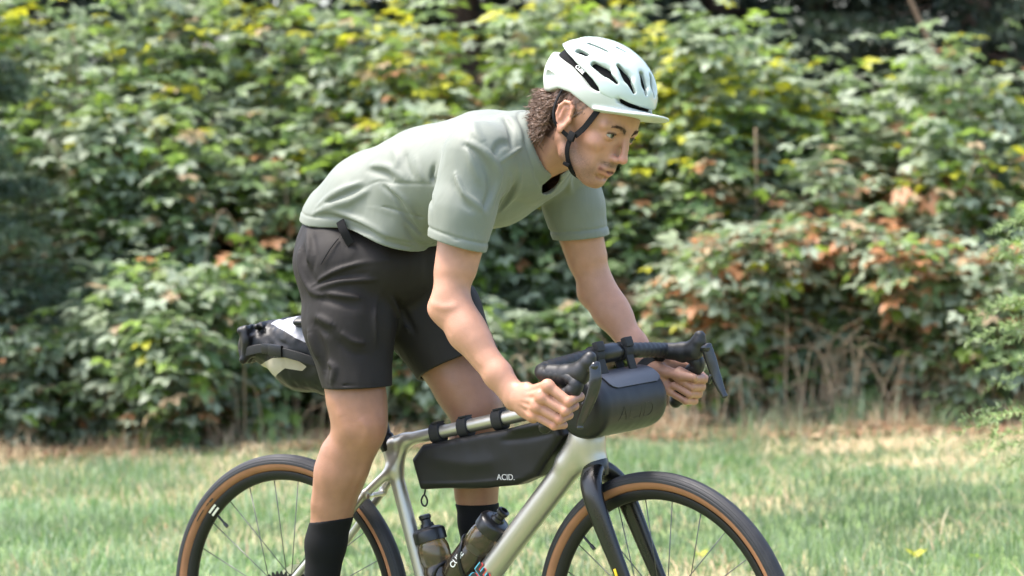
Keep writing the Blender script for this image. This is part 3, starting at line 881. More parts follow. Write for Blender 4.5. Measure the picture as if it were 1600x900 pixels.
# --- hands: four fingers bent round the drop, thumb on the inner side
FK = 0.0020
def finger(pts, r):
    pts = [v3(p) for p in pts]
    for i in range(3):
        B.cap(pts[i], pts[i + 1], r[i], r[i + 1], k=FK if i else 0.006, pad=0.006)
    B.cap(pts[1], pts[1] + (pts[2] - pts[1]) * 0.1, r[1] * 1.06, k=FK, pad=0.006)
def lerp(a, b, t): return v3(a) + (v3(b) - v3(a)) * t
# near (right) hand
N_MCP = [(0.918, -0.272, 0.891), (0.904, -0.275, 0.868), (0.890, -0.273, 0.848), (0.877, -0.268, 0.830)]
N_PIP = [(0.963, -0.264, 0.858), (0.955, -0.266, 0.838), (0.940, -0.264, 0.820), (0.923, -0.260, 0.806)]
N_BAR = [(0.944, -0.240, 0.880), (0.930, -0.240, 0.860), (0.916, -0.240, 0.840), (0.902, -0.240, 0.819)]
e1 = v3((0.817, 0, -0.576))
for i in range(4):
    c = v3(N_BAR[i]); sc = (1.0, 1.05, 1.0, 0.86)[i]
    dip = c + e1 * 0.026 + v3((0, 0.018, 0)); tip = c - e1 * 0.006 * sc + v3((0, 0.027, 0))
    r0 = (0.0113, 0.0113, 0.0107, 0.0097)[i]
    finger([N_MCP[i], N_PIP[i], dip, tip], [r0, r0 * 0.90, r0 * 0.83, r0 * 0.75])
    B.cap(v3(N_MCP[i]), v3(N_MCP[i]) + v3((0.004, -0.001, -0.003)), r0 * 1.10, k=0.005, pad=0.006)
    B.cap(lerp(WR_N, N_MCP[i], 0.25) + v3((0, (0.004, -0.001, -0.002, 0.0)[i], 0)), N_MCP[i], 0.0140, r0 * 1.0, k=0.009)
B.cap(WR_N, lerp(WR_N, (0.895, -0.262, 0.858), 0.45), (0.029, 0.020), (0.036, 0.017), k=0.012)
B.cap((0.842, -0.247, 0.838), (0.868, -0.254, 0.822), 0.017, 0.013, k=0.012)                            # little-finger side of the palm
B.cap((0.850, -0.232, 0.868), (0.902, -0.216, 0.888), 0.018, 0.0135, k=0.012)                           # thumb
B.cap((0.902, -0.216, 0.888), (0.938, -0.214, 0.868), 0.0125, 0.0105, k=0.006)
B.cap((0.938, -0.214, 0.868), (0.9505, -0.224, 0.847), 0.0105, 0.0085, k=0.004)
# far (left) hand
F_BAR = [(0.972, 0.222, 0.884), (0.964, 0.223, 0.866), (0.955, 0.224, 0.850), (0.944, 0.225, 0.834)]
e1f = nrm((0.86, 0, -0.51))
for i in range(4):
    c = v3(F_BAR[i]); r0 = (0.0108, 0.0108, 0.0102, 0.0093)[i]
    mcp = c - e1f * 0.014 + v3((0, 0.030, 0.004)); pip = c + e1f * 0.031 + v3((0, 0.016, 0))
    dip = c + e1f * 0.027 + v3((0, -0.017, 0)); tip = c - e1f * 0.012 + v3((0, -0.0265, 0))
    finger([mcp, pip, dip, tip], [r0, r0 * 0.90, r0 * 0.86, r0 * 0.78])
    B.cap(lerp(WR_F, mcp, 0.25), mcp, 0.0135, r0, k=0.009)
B.cap(WR_F, lerp(WR_F, (0.945, 0.25, 0.862), 0.45), (0.029, 0.020), (0.036, 0.018), k=0.012)
B.cap((0.888, 0.196, 0.898), (0.930, 0.192, 0.886), 0.0175, 0.0125, k=0.012)                            # thumb over the inner side
B.cap((0.930, 0.192, 0.886), (0.968, 0.1905, 0.879), 0.0118, 0.0112, k=0.005)
B.cap((0.968, 0.1905, 0.879), (0.998, 0.193, 0.8745), 0.0112, 0.0088, k=0.004)
B.cap((0.895, 0.20, 0.885), (0.925, 0.20, 0.850), 0.018, 0.013, k=0.012)                                 # ball of the thumb, palm
# --- neck
B.cap(hw((-0.028, 0, -0.055)), (0.715, -0.004, 1.372), (0.056, 0.055), (0.062, 0.060), k=0.02)
B.cap((0.72, -0.006, 1.385), (0.63, 0, 1.41), 0.055, 0.06, k=0.03)                                       # trapezius
B.cap(hw((-0.012, -0.056, -0.03)), (0.745, -0.022, 1.325), 0.017, 0.014, k=0.022)                        # sternomastoid
# --- head, in its own coordinates
c0 = hw((0.005, 0, -0.01)); hr = 0.185
sl, X, Y, Z = B.block(c0 - hr, c0 + hr)
QX, QY, QZ = X - H_O[0], Y - H_O[1], Z - H_O[2]
hx = ((QX * H_F[0] + QY * H_F[1] + QZ * H_F[2]) / H_S).astype(np.float32)
hy = ((QX * H_L[0] + QY * H_L[1] + QZ * H_L[2]) / H_S).astype(np.float32)
hz = ((QX * H_U[0] + QY * H_U[1] + QZ * H_U[2]) / H_S).astype(np.float32)
ha = np.abs(hy)
def E_(c, r, A=None):
    a = (ha if A is None else A)
    k1 = np.sqrt(((hx - c[0]) / r[0]) ** 2 + ((a - c[1]) / r[1]) ** 2 + ((hz - c[2]) / r[2]) ** 2)
    k2 = np.sqrt(((hx - c[0]) / r[0] ** 2) ** 2 + ((a - c[1]) / r[1] ** 2) ** 2 + ((hz - c[2]) / r[2] ** 2) ** 2) + 1e-6
    return k1 * (k1 - 1) / k2
def C_(a, b, ra, rb=None):
    return capd(hx, ha, hz, v3(a), v3(b), np.array([ra, ra]), np.array([rb or ra] * 2))
hd = E_((-0.008, 0, 0.036), (0.100, 0.077, 0.086), hy)
hd = smin(hd, E_((0.040, 0, 0.022), (0.058, 0.063, 0.058), hy), 0.02)
hd = smin(hd, E_((0.044, 0, -0.040), (0.049, 0.0515, 0.066), hy), 0.02)
hd = smin(hd, E_((0.058, 0, -0.064), (0.039, 0.038, 0.040), hy), 0.015)
hd = smin(hd, C_((-0.006, 0.0535, -0.050), (0.010, 0.048, -0.074), 0.0145, 0.013), 0.02)
hd = smin(hd, C_((0.010, 0.048, -0.074), (0.058, 0.014, -0.104), 0.013, 0.0150), 0.018)
hd = smin(hd, E_((0.030, 0, -0.076), (0.050, 0.042, 0.034), hy), 0.015)
hd = smin(hd, E_((0.0675, 0, -0.103), (0.0165, 0.020, 0.017), hy), 0.012)
hd = smin(hd, E_((0.061, 0.0435, -0.028), (0.020, 0.0155, 0.016)), 0.015)                  # cheekbones
hd = smin(hd, C_((0.091, 0.010, 0.015), (0.075, 0.047, 0.012), 0.0100, 0.0105), 0.008)    # brow
hd = smax(hd, -E_((0.098, 0.034, -0.005), (0.0165, 0.0175, 0.0125)), 0.010)              # eye sockets
hd = smax(hd, -E_((0.092, 0.031, -0.058), (0.010, 0.012, 0.022)), 0.012)
hd = smax(hd, -E_((0.058, 0.062, -0.068), (0.026, 0.012, 0.020)), 0.016)                 # hollow beside the nose
hd = smin(hd, C_((0.0970, 0.0, 0.009), (0.1125, 0, -0.036), 0.0070, 0.0074), 0.009)       # nose
hd = smin(hd, E_((0.1120, 0, -0.0415), (0.0110, 0.0092, 0.0088), hy), 0.006)
hd = smin(hd, E_((0.1010, 0.0115, -0.0460), (0.0110, 0.0058, 0.0070)), 0.005)
hd = smax(hd, -E_((0.1040, 0.0072, -0.0530), (0.0050, 0.0028, 0.0030)), 0.002)           # nostrils
hd = smin(hd, C_((0.0935, 0.003, -0.0690), (0.0820, 0.0235, -0.0725), 0.0062, 0.0038), 0.006)   # lips
hd = smin(hd, C_((0.0900, 0.0, -0.0815), (0.0810, 0.0205, -0.0760), 0.0070, 0.0040), 0.006)
hd = smax(hd, -C_((0.0985, 0.0, -0.0757), (0.0850, 0.0215, -0.0745), 0.0024, 0.0008), 0.0025)
hd = smax(hd, -C_((0.0880, 0.0, -0.0925), (0.0800, 0.014, -0.0900), 0.0045, 0.004), 0.009)
EC = (0.0782, 0.0328, -0.0022); ER = 0.0125
hd = smin(hd, E_(EC, (ER + 0.0016,) * 3), 0.005)                                          # lids
lid = E_((0.0905, 0.0338, -0.0030), (0.012, 0.0128, 0.0038))
hd = smax(hd, -lid, 0.0012)
hd = smax(hd, -E_(EC, (ER - 0.0004,) * 3), 0.0005)
hd = smin(hd, C_((0.0905, 0.0235, 0.0052), (0.0800, 0.0455, 0.0042), 0.0026, 0.0026), 0.003)  # fold above the lid
# ears
ear = E_((-0.008, 0.076, -0.006), (0.0175, 0.0070, 0.0300))
ear = smax(ear, -E_((-0.004, 0.0835, -0.006), (0.0105, 0.0065, 0.0200)), 0.004)
ht = [(0.008, 0.078, 0.004), (0.006, 0.080, 0.017), (-0.003, 0.082, 0.0245), (-0.015, 0.0835, 0.0225), (-0.0225, 0.085, 0.010), (-0.0225, 0.084, -0.006), (-0.017, 0.081, -0.020), (-0.009, 0.0785, -0.030)]
for a, b in zip(ht[:-1], ht[1:]):
    ear = smin(ear, C_(a, b, 0.0036, 0.0036), 0.003)
ear = smin(ear, C_((-0.013, 0.081, 0.012), (-0.013, 0.081, -0.012), 0.0030, 0.0032), 0.004)
ear = smin(ear, E_((-0.004, 0.0775, -0.032), (0.0070, 0.0042, 0.0085)), 0.004)
ear = smin(ear, E_((0.0085, 0.0765, -0.009), (0.0042, 0.0040, 0.0060)), 0.003)
hd = smin(hd, ear, 0.004)
B.a[sl] = smin(B.a[sl], (hd * H_S).astype(np.float32), 0.012)
V, Q = B.mesh()
V = smooth_mesh(V, Q, 1, 0.45)
# veins, tendons and creases of the hands, a few soft dents
Nn = vnormals(V, Q)
def fold(V, Nn, pts, h, w, P=None):
    P = V if P is None else P
    pts = v3(pts)
    lo, hi = pts.min(0) - 3 * w, pts.max(0) + 3 * w
    m = np.where(((P > lo) & (P < hi)).all(1))[0]
    if len(m) == 0: return
    d, t = segdist(P[m], catmull(pts, 5) if len(pts) > 2 else pts)
    tap = np.sin(np.clip(t, 0.02, 0.98) * PI) ** 0.5
    V[m] += Nn[m] * (h * tap * np.exp(-(d / w) ** 2))[:, None]
for i in range(4):
    fold(V, Nn, [lerp(WR_N, N_MCP[i], 0.45) + v3((0, -0.014, 0)), v3(N_MCP[i]) + v3((0, -0.010, 0))], 0.0016, 0.0045)
    if i < 3:
        fold(V, Nn, [lerp(lerp(WR_N, N_MCP[i], 0.6), lerp(WR_N, N_MCP[i + 1], 0.6), 0.5) + v3((0, -0.014, 0)), lerp(N_MCP[i], N_MCP[i + 1], 0.5) + v3((0, -0.010, 0))], -0.0022, 0.006)
for pts, h_, w_ in (([(0.352, -0.172, 0.800), (0.366, -0.166, 0.770), (0.352, -0.165, 0.738)], -0.0035, 0.011), ([(0.300, -0.180, 0.815), (0.318, -0.182, 0.775), (0.330, -0.178, 0.742)], -0.0022, 0.012),
        ([(0.215, -0.172, 0.715), (0.225, -0.180, 0.650), (0.208, -0.172, 0.580)], -0.0022, 0.011), ([(0.345, -0.155, 0.715), (0.315, -0.150, 0.650), (0.280, -0.150, 0.590)], 0.0020, 0.010),
        ([(0.262, -0.176, 0.735), (0.270, -0.178, 0.690), (0.262, -0.174, 0.640)], 0.0018, 0.012), ([(0.285, -0.196, 0.85), (0.300, -0.192, 0.825), (0.31, -0.188, 0.80)], -0.0018, 0.010)):
    fold(V, Nn, pts, h_, w_)
for sg in (-1, 1):
    fold(V, Nn, hw(v3([(0.1015, 0.0165 * sg, -0.0375), (0.0955, 0.0195 * sg, -0.0430), (0.0925, 0.0185 * sg, -0.0510)])), -0.0022, 0.0026)
    fold(V, Nn, hw(v3([(0.0920, 0.0200 * sg, -0.0490), (0.0845, 0.0270 * sg, -0.0620), (0.0790, 0.0290 * sg, -0.0720)])), -0.0012, 0.0035)
    fold(V, Nn, hw(v3([(0.0925, 0.0215 * sg, -0.0090), (0.0895, 0.0320 * sg, -0.0135), (0.0820, 0.0430 * sg, -0.0095)])), -0.0012, 0.0028)
for pts, h_ in (([(0.665, -0.268, 0.985), (0.705, -0.272, 0.945), (0.735, -0.268, 0.925), (0.775, -0.262, 0.893)], 0.0011), ([(0.700, -0.270, 0.975), (0.730, -0.268, 0.935), (0.765, -0.262, 0.915)], 0.0009), ([(0.64, -0.275, 1.09), (0.655, -0.278, 1.03), (0.68, -0.272, 0.99)], 0.0009),
        ([(0.62, -0.262, 1.062), (0.66, -0.27, 1.052), (0.69, -0.262, 1.058)], -0.0028), ([(0.60, -0.25, 1.07), (0.618, -0.268, 1.02), (0.64, -0.265, 0.99)], -0.0018)):
    fold(V, Nn, pts, h_, 0.0045 if h_ > 0 else 0.009)
# tint
L_ = hl(V)
la = np.abs(L_[:, 1])
base = np.array([0.365, 0.187, 0.120])
C = np.tile(base, (len(V), 1))
C *= (1 + 0.05 * vnoise(V, 28, 1) + 0.04 * vnoise(V, 75, 2))[:, None]
def blend(w, col):
    w = np.clip(w, 0, 1)[:, None]
    C[:] = C * (1 - w) + np.array(col) * w
def near(P, c, r): return np.exp(-(((P - v3(c)) / v3(r)) ** 2).sum(1))
isleg = V[:, 2] < 0.98
isleg &= ~((V[:, 0] > 0.6))
blend(isleg * 0.75, (0.225, 0.108, 0.062))
headm = (L_[:, 2] > -0.14) & (L_[:, 0] > -0.13) & (V[:, 0] > 0.69) & (V[:, 2] > 1.25)
LA = np.stack([L_[:, 0], la, L_[:, 2]], 1)
blend(headm * 0.35, (0.33, 0.168, 0.104))
blend(headm * 0.35 * near(LA, (0.075, 0.04, -0.03), (0.03, 0.022, 0.02)), (0.55, 0.24, 0.16))
blend(headm * 0.5 * near(LA, (0.115, 0.0, -0.043), (0.014, 0.02, 0.012)), (0.50, 0.20, 0.14))
blend(headm * 0.55 * np.clip(near(LA, (-0.008, 0.085, -0.006), (0.025, 0.011, 0.036)), 0, 1), (0.58, 0.25, 0.17))
# stubble on jaw, chin and upper lip
st = np.clip(near(LA, (0.03, 0.055, -0.074), (0.038, 0.022, 0.026)) + 0.6 * near(LA, (0.070, 0.0, -0.110), (0.03, 0.028, 0.014)) + near(LA, (0.062, 0.036, -0.092), (0.03, 0.02, 0.02)), 0, 1)
mo = near(LA, (0.095, 0.012, -0.0605), (0.014, 0.018, 0.0052))
sp = 0.55 + 0.45 * np.clip(vnoise(V, 420, 5) * 1.8, -1, 1)
BEARD = headm * np.clip(0.62 * np.clip(st * 1.2, 0, 1) + 1.0 * np.clip(mo * 1.7, 0, 1), 0, 1)
blend(headm * 0.16 * st, (0.20, 0.115, 0.08))
d1, _ = segdist(LA, [(0.0960, 0.0, -0.0695), (0.0830, 0.0235, -0.0735)])
d2, _ = segdist(LA, [(0.0930, 0.0, -0.0825), (0.0810, 0.0205, -0.0765)])
blend(headm * 1.0 * np.clip(1.6 - np.minimum(d1 / 0.0040, d2 / 0.0054), 0, 1) * 0.75, (0.38, 0.125, 0.10))
d3, _ = segdist(LA, [(0.0980, 0.0, -0.0757), (0.0845, 0.0235, -0.0742)])
blend(headm * np.clip(1.9 - d3 / 0.0028, 0, 1) * 0.92, (0.10, 0.022, 0.020))
# brows and lashes
d4, t4 = segdist(LA, [(0.0985, 0.0115, 0.0110), (0.0950, 0.027, 0.0165), (0.0820, 0.0455, 0.0130)])
bw = np.clip(1.7 - d4 / (0.0056 - 0.0022 * t4), 0, 1) * (0.75 + 0.25 * np.clip(vnoise(V, 350, 9) * 1.6, -1, 1))
blend(headm * bw * 0.35, (0.10, 0.055, 0.036))
d5, _ = segdist(LA, [(0.0935, 0.0225, -0.0005), (0.0930, 0.031, 0.0026), (0.0855, 0.0430, 0.0005)])
blend(headm * np.clip(1.6 - d5 / 0.0026, 0, 1) * 0.92, (0.06, 0.03, 0.022))
d6, _ = segdist(LA, [(0.0905, 0.0240, -0.0050), (0.0905, 0.034, -0.0068), (0.0845, 0.0430, -0.0035)])
blend(headm * np.clip(1.4 - d6 / 0.0022, 0, 1) * 0.45, (0.20, 0.09, 0.06))
# scalp hair colour (temple, nape, under the helmet)
tz = np.where(LA[:, 0] < 0.012, -0.030 - 0.25 * np.clip(-LA[:, 0], 0, 0.1), 0.03)
hm = headm & (LA[:, 0] < 0.034 - np.clip(0.03 - LA[:, 2], 0, 0.06) * 0.75) & (LA[:, 2] > np.where(LA[:, 0] > -0.02, 0.000, -0.062)) & (near(LA, (-0.008, 0.083, -0.006), (0.026, 0.012, 0.036)) < 0.30)
blend(hm * 0.9 * (0.7 + 0.3 * np.clip(vnoise(V, 160, 3) * 2, -1, 1)), (0.085, 0.047, 0.030))
# knuckles, elbows, nails
for p in N_MCP + N_PIP: blend(0.45 * near(V, v3(p) + v3((0, -0.008, 0)), (0.009,) * 3), (0.56, 0.22, 0.14))
for k in range(3): blend(0.4 * near(V, lerp(N_MCP[k], N_MCP[k + 1], 0.5) + v3((0.01, -0.006, -0.008)), (0.010, 0.012, 0.007)), (0.42, 0.17, 0.10))
for p in (EL_N + v3((-0.02, -0.01, 0.0)), EL_F + v3((-0.02, 0, 0))): blend(0.35 * near(V, p, (0.03,) * 3), (0.52, 0.23, 0.15))
blend(0.75 * near(V, (0.9525, -0.226, 0.846), (0.008, 0.010, 0.010)), (0.62, 0.24, 0.15))
blend(0.5 * near(V, KN_N + v3((0.045, -0.02, 0)), (0.04, 0.05, 0.05)), (0.43, 0.20, 0.125))
body = mesh('body', V, Q, skin_m, rider)
set_color(body, 'tint', C)
set_color(body, 'beard', np.repeat(BEARD[:, None], 3, 1))
HEADV, HEADL = V[headm], L_[headm]
# --- eyes
for sgn in (-1, 1):
    c = hw((EC[0], EC[1] * sgn, EC[2]))
    gaze = nrm(H_F * 1.0 + H_L * (0.06) + H_U * 0.06)
    e = mesh('eyeball', *lathe([(0.0, -1)] + [(math.sin(t), -math.cos(t)) for t in np.linspace(0.15, PI - 0.5, 16)], 24), eye_m, rider) if False else None
    r_ = ER * H_S * 0.985
    prof = [(r_ * math.sin(t), r_ * math.cos(t)) for t in np.linspace(0.54, PI - 0.02, 16)]
    ev, ef = lathe([(0.0001 + x, y) for x, y in prof], 24, c, gaze)
    eo = mesh('eyeball', ev, ef, eye_m, rider)
    prof = [(r_ * 1.006 * math.sin(t), r_ * 1.006 * math.cos(t)) for t in np.linspace(0.55, 0.22, 5)]
    iv, jf = lathe(prof, 24, c, gaze)
    mesh('iris', iv, jf, iris_m, eo)
    prof = [(r_ * 1.012 * math.sin(t), r_ * 1.012 * math.cos(t)) for t in np.linspace(0.235, 0.001, 4)]
    iv, jf = lathe(prof, 20, c, gaze)
    mesh('pupil', iv, jf, pupil_m, eo)

# brows and lashes as short hairs
bh = np.random.default_rng(3)
for sg in (-1, 1):
    b = MB()
    bp_ = catmull([(0.0985, 0.0105 * sg, 0.0095), (0.0965, 0.020 * sg, 0.0145), (0.0925, 0.032 * sg, 0.0175), (0.0815, 0.0470 * sg, 0.0125)], 10)
    for k in range(150):
        t = bh.uniform(0, 1) ** 0.9; i = min(int(t * (len(bp_) - 1)), len(bp_) - 2)
        p = bp_[i] + v3((0.0030 - 0.0010 * t, 0.0018 * t * sg, bh.normal(0, 0.0021 * (1 - 0.55 * t))))
        d = nrm(bp_[i + 1] - bp_[i]) * 0.9 + v3((0.10, 0, 0.55 * (1 - t) + bh.normal(0, 0.15)))
        L = bh.uniform(0.0045, 0.0085)
        b.add(*tube([hw(p), hw(p + d * L * 0.5 + v3((0.0009, 0, 0))), hw(p + d * L)], [0.00034, 0.0003, 0.00012], 3))
    b.build('eyebrow', brow_m, rider)
    b = MB()
    ce = v3((EC[0], EC[1] * sg, EC[2]))
    arc = []
    for az in np.linspace(-46, 58, 12):
        e_ = 3 + 15 * math.cos(R((az - 4) * 1.6)); rr = ER + 0.0022
        arc.append(ce + rr * v3((math.cos(R(e_)) * math.cos(R(az)), math.cos(R(e_)) * math.sin(R(az)) * sg, math.sin(R(e_)))))
    b.add(*tube([hw(q) for q in catmull(arc, 3)], 0.00075, 6))
    for q in arc[2:]:
        o_ = nrm(q - ce)
        b.add(*tube([hw(q), hw(q + o_ * 0.0018 + v3((0, 0.0005 * sg, 0.0005))), hw(q + o_ * 0.003 + v3((0, 0.001 * sg, 0.0016)))], [0.0004, 0.0003, 0.0001], 3))
    b.build('eyelash', brow_m, rider)

# --- hair: loose curls at the nape and behind the ear, short strands at the temple
hv = MB()
hr_ = np.random.default_rng(5)
def curl(p, n, down, ln, w, r0, turns):
    n = nrm(n); d = nrm(down); s_ = nrm(np.cross(n, d))
    pts = []
    ph = hr_.uniform(0, 6.28)
    for k in range(13):
        t = k / 12
        pts.append(p + d * ln * t + n * (0.002 + 0.006 * math.sin(t * PI)) + w * t ** 0.5 * (s_ * math.cos(ph + t * turns) + n * 0.8 * math.sin(ph + t * turns)))
    hv.add(*tube(pts, [r0 * (1 - 0.5 * k / 12) for k in range(13)], 4))
for k in range(3800):
    a = hr_.uniform(-1.0, 1.0); z = hr_.uniform(-0.066, 0.020)
    ang = a * 1.2
    ex = 1 + 0.34 * math.cos(ang) ** 2 * hr_.uniform(0, 1) ** 0.7
    p = v3((-0.010 - 0.092 * ex * math.cos(ang) * (1 - 0.18 * max(0, -z) / 0.06), -0.076 * (0.6 + 0.4 * ex) * math.sin(ang), z))
    n = v3((-math.cos(ang), -math.sin(ang), 0))
    if p[0] > -0.036: continue
    wn = H_F * n[0] + H_L * n[1]
    dn = nrm(-H_U * 0.8 - H_F * 0.25 + 0.15 * wn + hr_.normal(0, 0.32, 3))
    curl(hw(p) + wn * 0.001, wn + 0.2 * hr_.normal(0, 1, 3), dn, hr_.uniform(0.018, 0.036), hr_.uniform(0.003, 0.0062), hr_.uniform(0.0005, 0.0010), hr_.uniform(3.5, 8.5))
for k in range(420):      # temple and above the ear
    x = hr_.uniform(-0.045, 0.040); z = hr_.uniform(0.012, 0.05)
    if x > 0.0 and z < 0.0 + x * 0.75: continue
    for sg in (-1, 1):
        p = hw((x, sg * (0.0705 - 0.25 * max(0, x) ** 1.1 - 0.05 * max(0, z - 0.02)), z))
        n = nrm(H_L * sg)
        d = nrm(-H_U * 1.0 - H_F * 0.7 + 0.25 * hr_.normal(0, 1, 3))
        pts = [p + d * 0.020 * t + n * (0.003 + 0.003 * math.sin(t * PI)) for t in (0, 0.33, 0.66, 1)]
        hv.add(*tube(pts, [0.0012, 0.0011, 0.0009, 0.0004], 3))
hv.build('hair', hair_m, rider)

# --- shirt
HC = 0.0023
T = Field((0.02, -0.34, 1.07), (0.86, 0.34, 1.55), HC)
T.cap((0.222, 0, 1.230), (0.30, 0, 1.272), (0.112, 0.148), (0.124, 0.152), k=0.02)
T.cap((0.30, 0, 1.272), (0.44, 0, 1.312), (0.124, 0.152), (0.130, 0.160), k=0.02)
T.cap((0.44, 0, 1.312), (0.60, 0, 1.345), (0.130, 0.160), (0.126, 0.170), k=0.02)
T.cap((0.60, 0, 1.345), (0.685, 0, 1.366), (0.128, 0.170), (0.105, 0.150), k=0.02)
T.cap((0.688, -0.150, 1.368), (0.688, 0.150, 1.368), 0.070, k=0.035)
T.cap(SH_N + v3((0.002, 0, 0.004)), (0.664, -0.201, 1.255), 0.078, (0.068, 0.074), k=0.03)
T.cap((0.664, -0.201, 1.255), (0.646, -0.224, 1.10), (0.068, 0.074), (0.062, 0.068), k=0.02)
T.cap(SH_F + v3((0.002, 0, 0.004)), (0.703, 0.186, 1.255), 0.078, (0.066, 0.072), k=0.03)
T.cap((0.703, 0.186, 1.255), (0.730, 0.205, 1.10), (0.066, 0.072), (0.060, 0.066), k=0.02)
T.cap((0.40, -0.09, 1.21), (0.36, -0.10, 1.17), 0.07, 0.06, k=0.05)            # cloth hanging below the belly
T.cap((0.40, 0.09, 1.21), (0.36, 0.10, 1.17), 0.07, 0.06, k=0.05)
FOLDS = [
    ([(0.2609, -0.1512, 1.2789), (0.3112, -0.1556, 1.2942), (0.3584, -0.1527, 1.3093)], -0.007, 0.008),
    ([(0.2227, -0.14, 1.2699), (0.2974, -0.1521, 1.3059), (0.3596, -0.1498, 1.323)], 0.004, 0.01),
    ([(0.2185, -0.1428, 1.2561), (0.2883, -0.1568, 1.2739), (0.3283, -0.1558, 1.2824), (0.3805, -0.1557, 1.3044)], 0.007, 0.01),
    ([(0.2261, -0.1452, 1.2514), (0.2968, -0.1541, 1.2461), (0.3694, -0.1599, 1.2224), (0.4244, -0.1588, 1.1944), (0.4644, -0.1063, 1.1739)], -0.006, 0.01),
    ([(0.2537, -0.1497, 1.272), (0.309, -0.1547, 1.2505), (0.3818, -0.1611, 1.2268), (0.4334, -0.1557, 1.1942)], 0.006, 0.011),
    ([(0.3226, -0.151, 1.2272), (0.3882, -0.1628, 1.2085)], -0.006, 0.008),
    ([(0.3584, -0.1527, 1.3093), (0.4123, -0.1593, 1.3243), (0.4658, -0.1632, 1.3188), (0.5571, -0.1666, 1.3147)], -0.003, 0.004),
    ([(0.3718, -0.1419, 1.3501), (0.4295, -0.1588, 1.3399), (0.4547, -0.1634, 1.3213)], -0.007, 0.013),
    ([(0.3751, -0.1382, 1.3591), (0.4394, -0.1564, 1.3533), (0.4881, -0.1629, 1.3251)], 0.004, 0.012),
    ([(0.4193, -0.1614, 1.3174), (0.4615, -0.1591, 1.2848), (0.472, -0.1444, 1.248), (0.4876, -0.0982, 1.2009)], -0.005, 0.009),
    ([(0.4433, -0.1636, 1.3124), (0.4808, -0.155, 1.2798), (0.4899, -0.1308, 1.2383)], 0.004, 0.01),
    ([(0.4675, -0.1393, 1.2251), (0.4728, -0.1019, 1.1829), (0.4666, -0.0624, 1.1723)], -0.005, 0.009),
    ([(0.4296, -0.1254, 1.3987), (0.4575, -0.1495, 1.3709), (0.4579, -0.1587, 1.3483)], 0.003, 0.012),
    ([(0.4753, -0.1424, 1.384), (0.4911, -0.1577, 1.3566), (0.512, -0.1649, 1.3291)], -0.003, 0.01),
    ([(0.5111, -0.1538, 1.3741), (0.5296, -0.1656, 1.3422), (0.5397, -0.1653, 1.3195)], 0.003, 0.01),
    ([(0.7059, -0.2314, 1.4027), (0.7403, -0.2205, 1.3819), (0.7545, -0.2, 1.3507), (0.7502, -0.1874, 1.3155), (0.7372, -0.2022, 1.2633)], 0.008, 0.009),
    ([(0.7008, -0.2359, 1.3962), (0.7289, -0.2314, 1.3736), (0.7436, -0.2157, 1.338), (0.742, -0.2075, 1.2985), (0.7347, -0.23, 1.2553)], -0.008, 0.009),
    ([(0.6853, -0.2549, 1.3355), (0.7083, -0.2591, 1.2957), (0.731, -0.2394, 1.2687), (0.7351, -0.2193, 1.2462)], 0.007, 0.008),
    ([(0.6809, -0.2608, 1.3182), (0.7049, -0.2663, 1.2828), (0.7258, -0.2518, 1.2559)], -0.005, 0.009),
    ([(0.5738, -0.1728, 1.3548), (0.5674, -0.1694, 1.319), (0.6281, -0.2723, 1.2667)], -0.006, 0.009),
    ([(0.7054, -0.2348, 1.3961), (0.718, -0.2394, 1.3608), (0.7319, -0.2307, 1.3166)], 0.004, 0.011),
    ([(0.614, -0.2643, 1.2271), (0.6786, -0.2821, 1.2041), (0.7186, -0.2333, 1.1819)], -0.002, 0.0032),
    ([(0.7573, -0.196, 1.3572), (0.7656, -0.1603, 1.3742), (0.7627, -0.1114, 1.3894)], 0.004, 0.005),
    ([(0.704, -0.0887, 1.4535), (0.7392, -0.1185, 1.4256), (0.7625, -0.151, 1.3897)], -0.007, 0.009),
    ([(0.7057, -0.075, 1.4579), (0.745, -0.0949, 1.4299), (0.7597, -0.1105, 1.3984)], 0.005, 0.01),
    ([(0.6856, -0.1806, 1.445), (0.7123, -0.2127, 1.4221), (0.7351, -0.216, 1.3996)], 0.004, 0.013),
    ([(0.7535, -0.2052, 1.3727), (0.7565, -0.1851, 1.3944), (0.7596, -0.1581, 1.3986)], -0.006, 0.011),
    ([(0.7559, -0.1525, 1.3268), (0.7112, -0.1127, 1.2885), (0.6644, -0.08, 1.2496)], 0.005, 0.008),
    ([(0.7432, -0.1146, 1.3127), (0.6974, -0.0829, 1.2742), (0.6694, -0.0724, 1.2493)], -0.004, 0.008),
    ([(0.7626, -0.1195, 1.3482), (0.7489, -0.103, 1.3152), (0.7107, -0.0774, 1.2794), (0.671, -0.0698, 1.2492)], 0.004, 0.008),
    ([(0.6349, 0.2156, 1.3182), (0.6339, 0.1834, 1.2839), (0.6959, 0.0454, 1.2573)], -0.004, 0.007),
    ([(0.7743, 0.0416, 1.3179), (0.7179, 0.117, 1.2809), (0.7054, 0.125, 1.2609)], -0.005, 0.008),
    ([(0.7619, 0.0792, 1.3176), (0.7318, 0.1195, 1.2891), (0.7162, 0.1243, 1.2665)], 0.005, 0.008),
    ([(0.7613, 0.155, 1.2765), (0.7691, 0.1752, 1.2816)], -0.004, 0.007),
    ([(0.7181, 0.135, 1.2204), (0.7445, 0.1462, 1.2055), (0.7716, 0.1789, 1.2185)], 0.004, 0.008),
    ([(0.7215, 0.1308, 1.2434), (0.7407, 0.1422, 1.2199), (0.7699, 0.1714, 1.2302)], -0.004, 0.01),
    ([(0.7142, 0.14, 1.1974), (0.749, 0.149, 1.191), (0.7749, 0.1835, 1.1968)], -0.002, 0.0032),
]
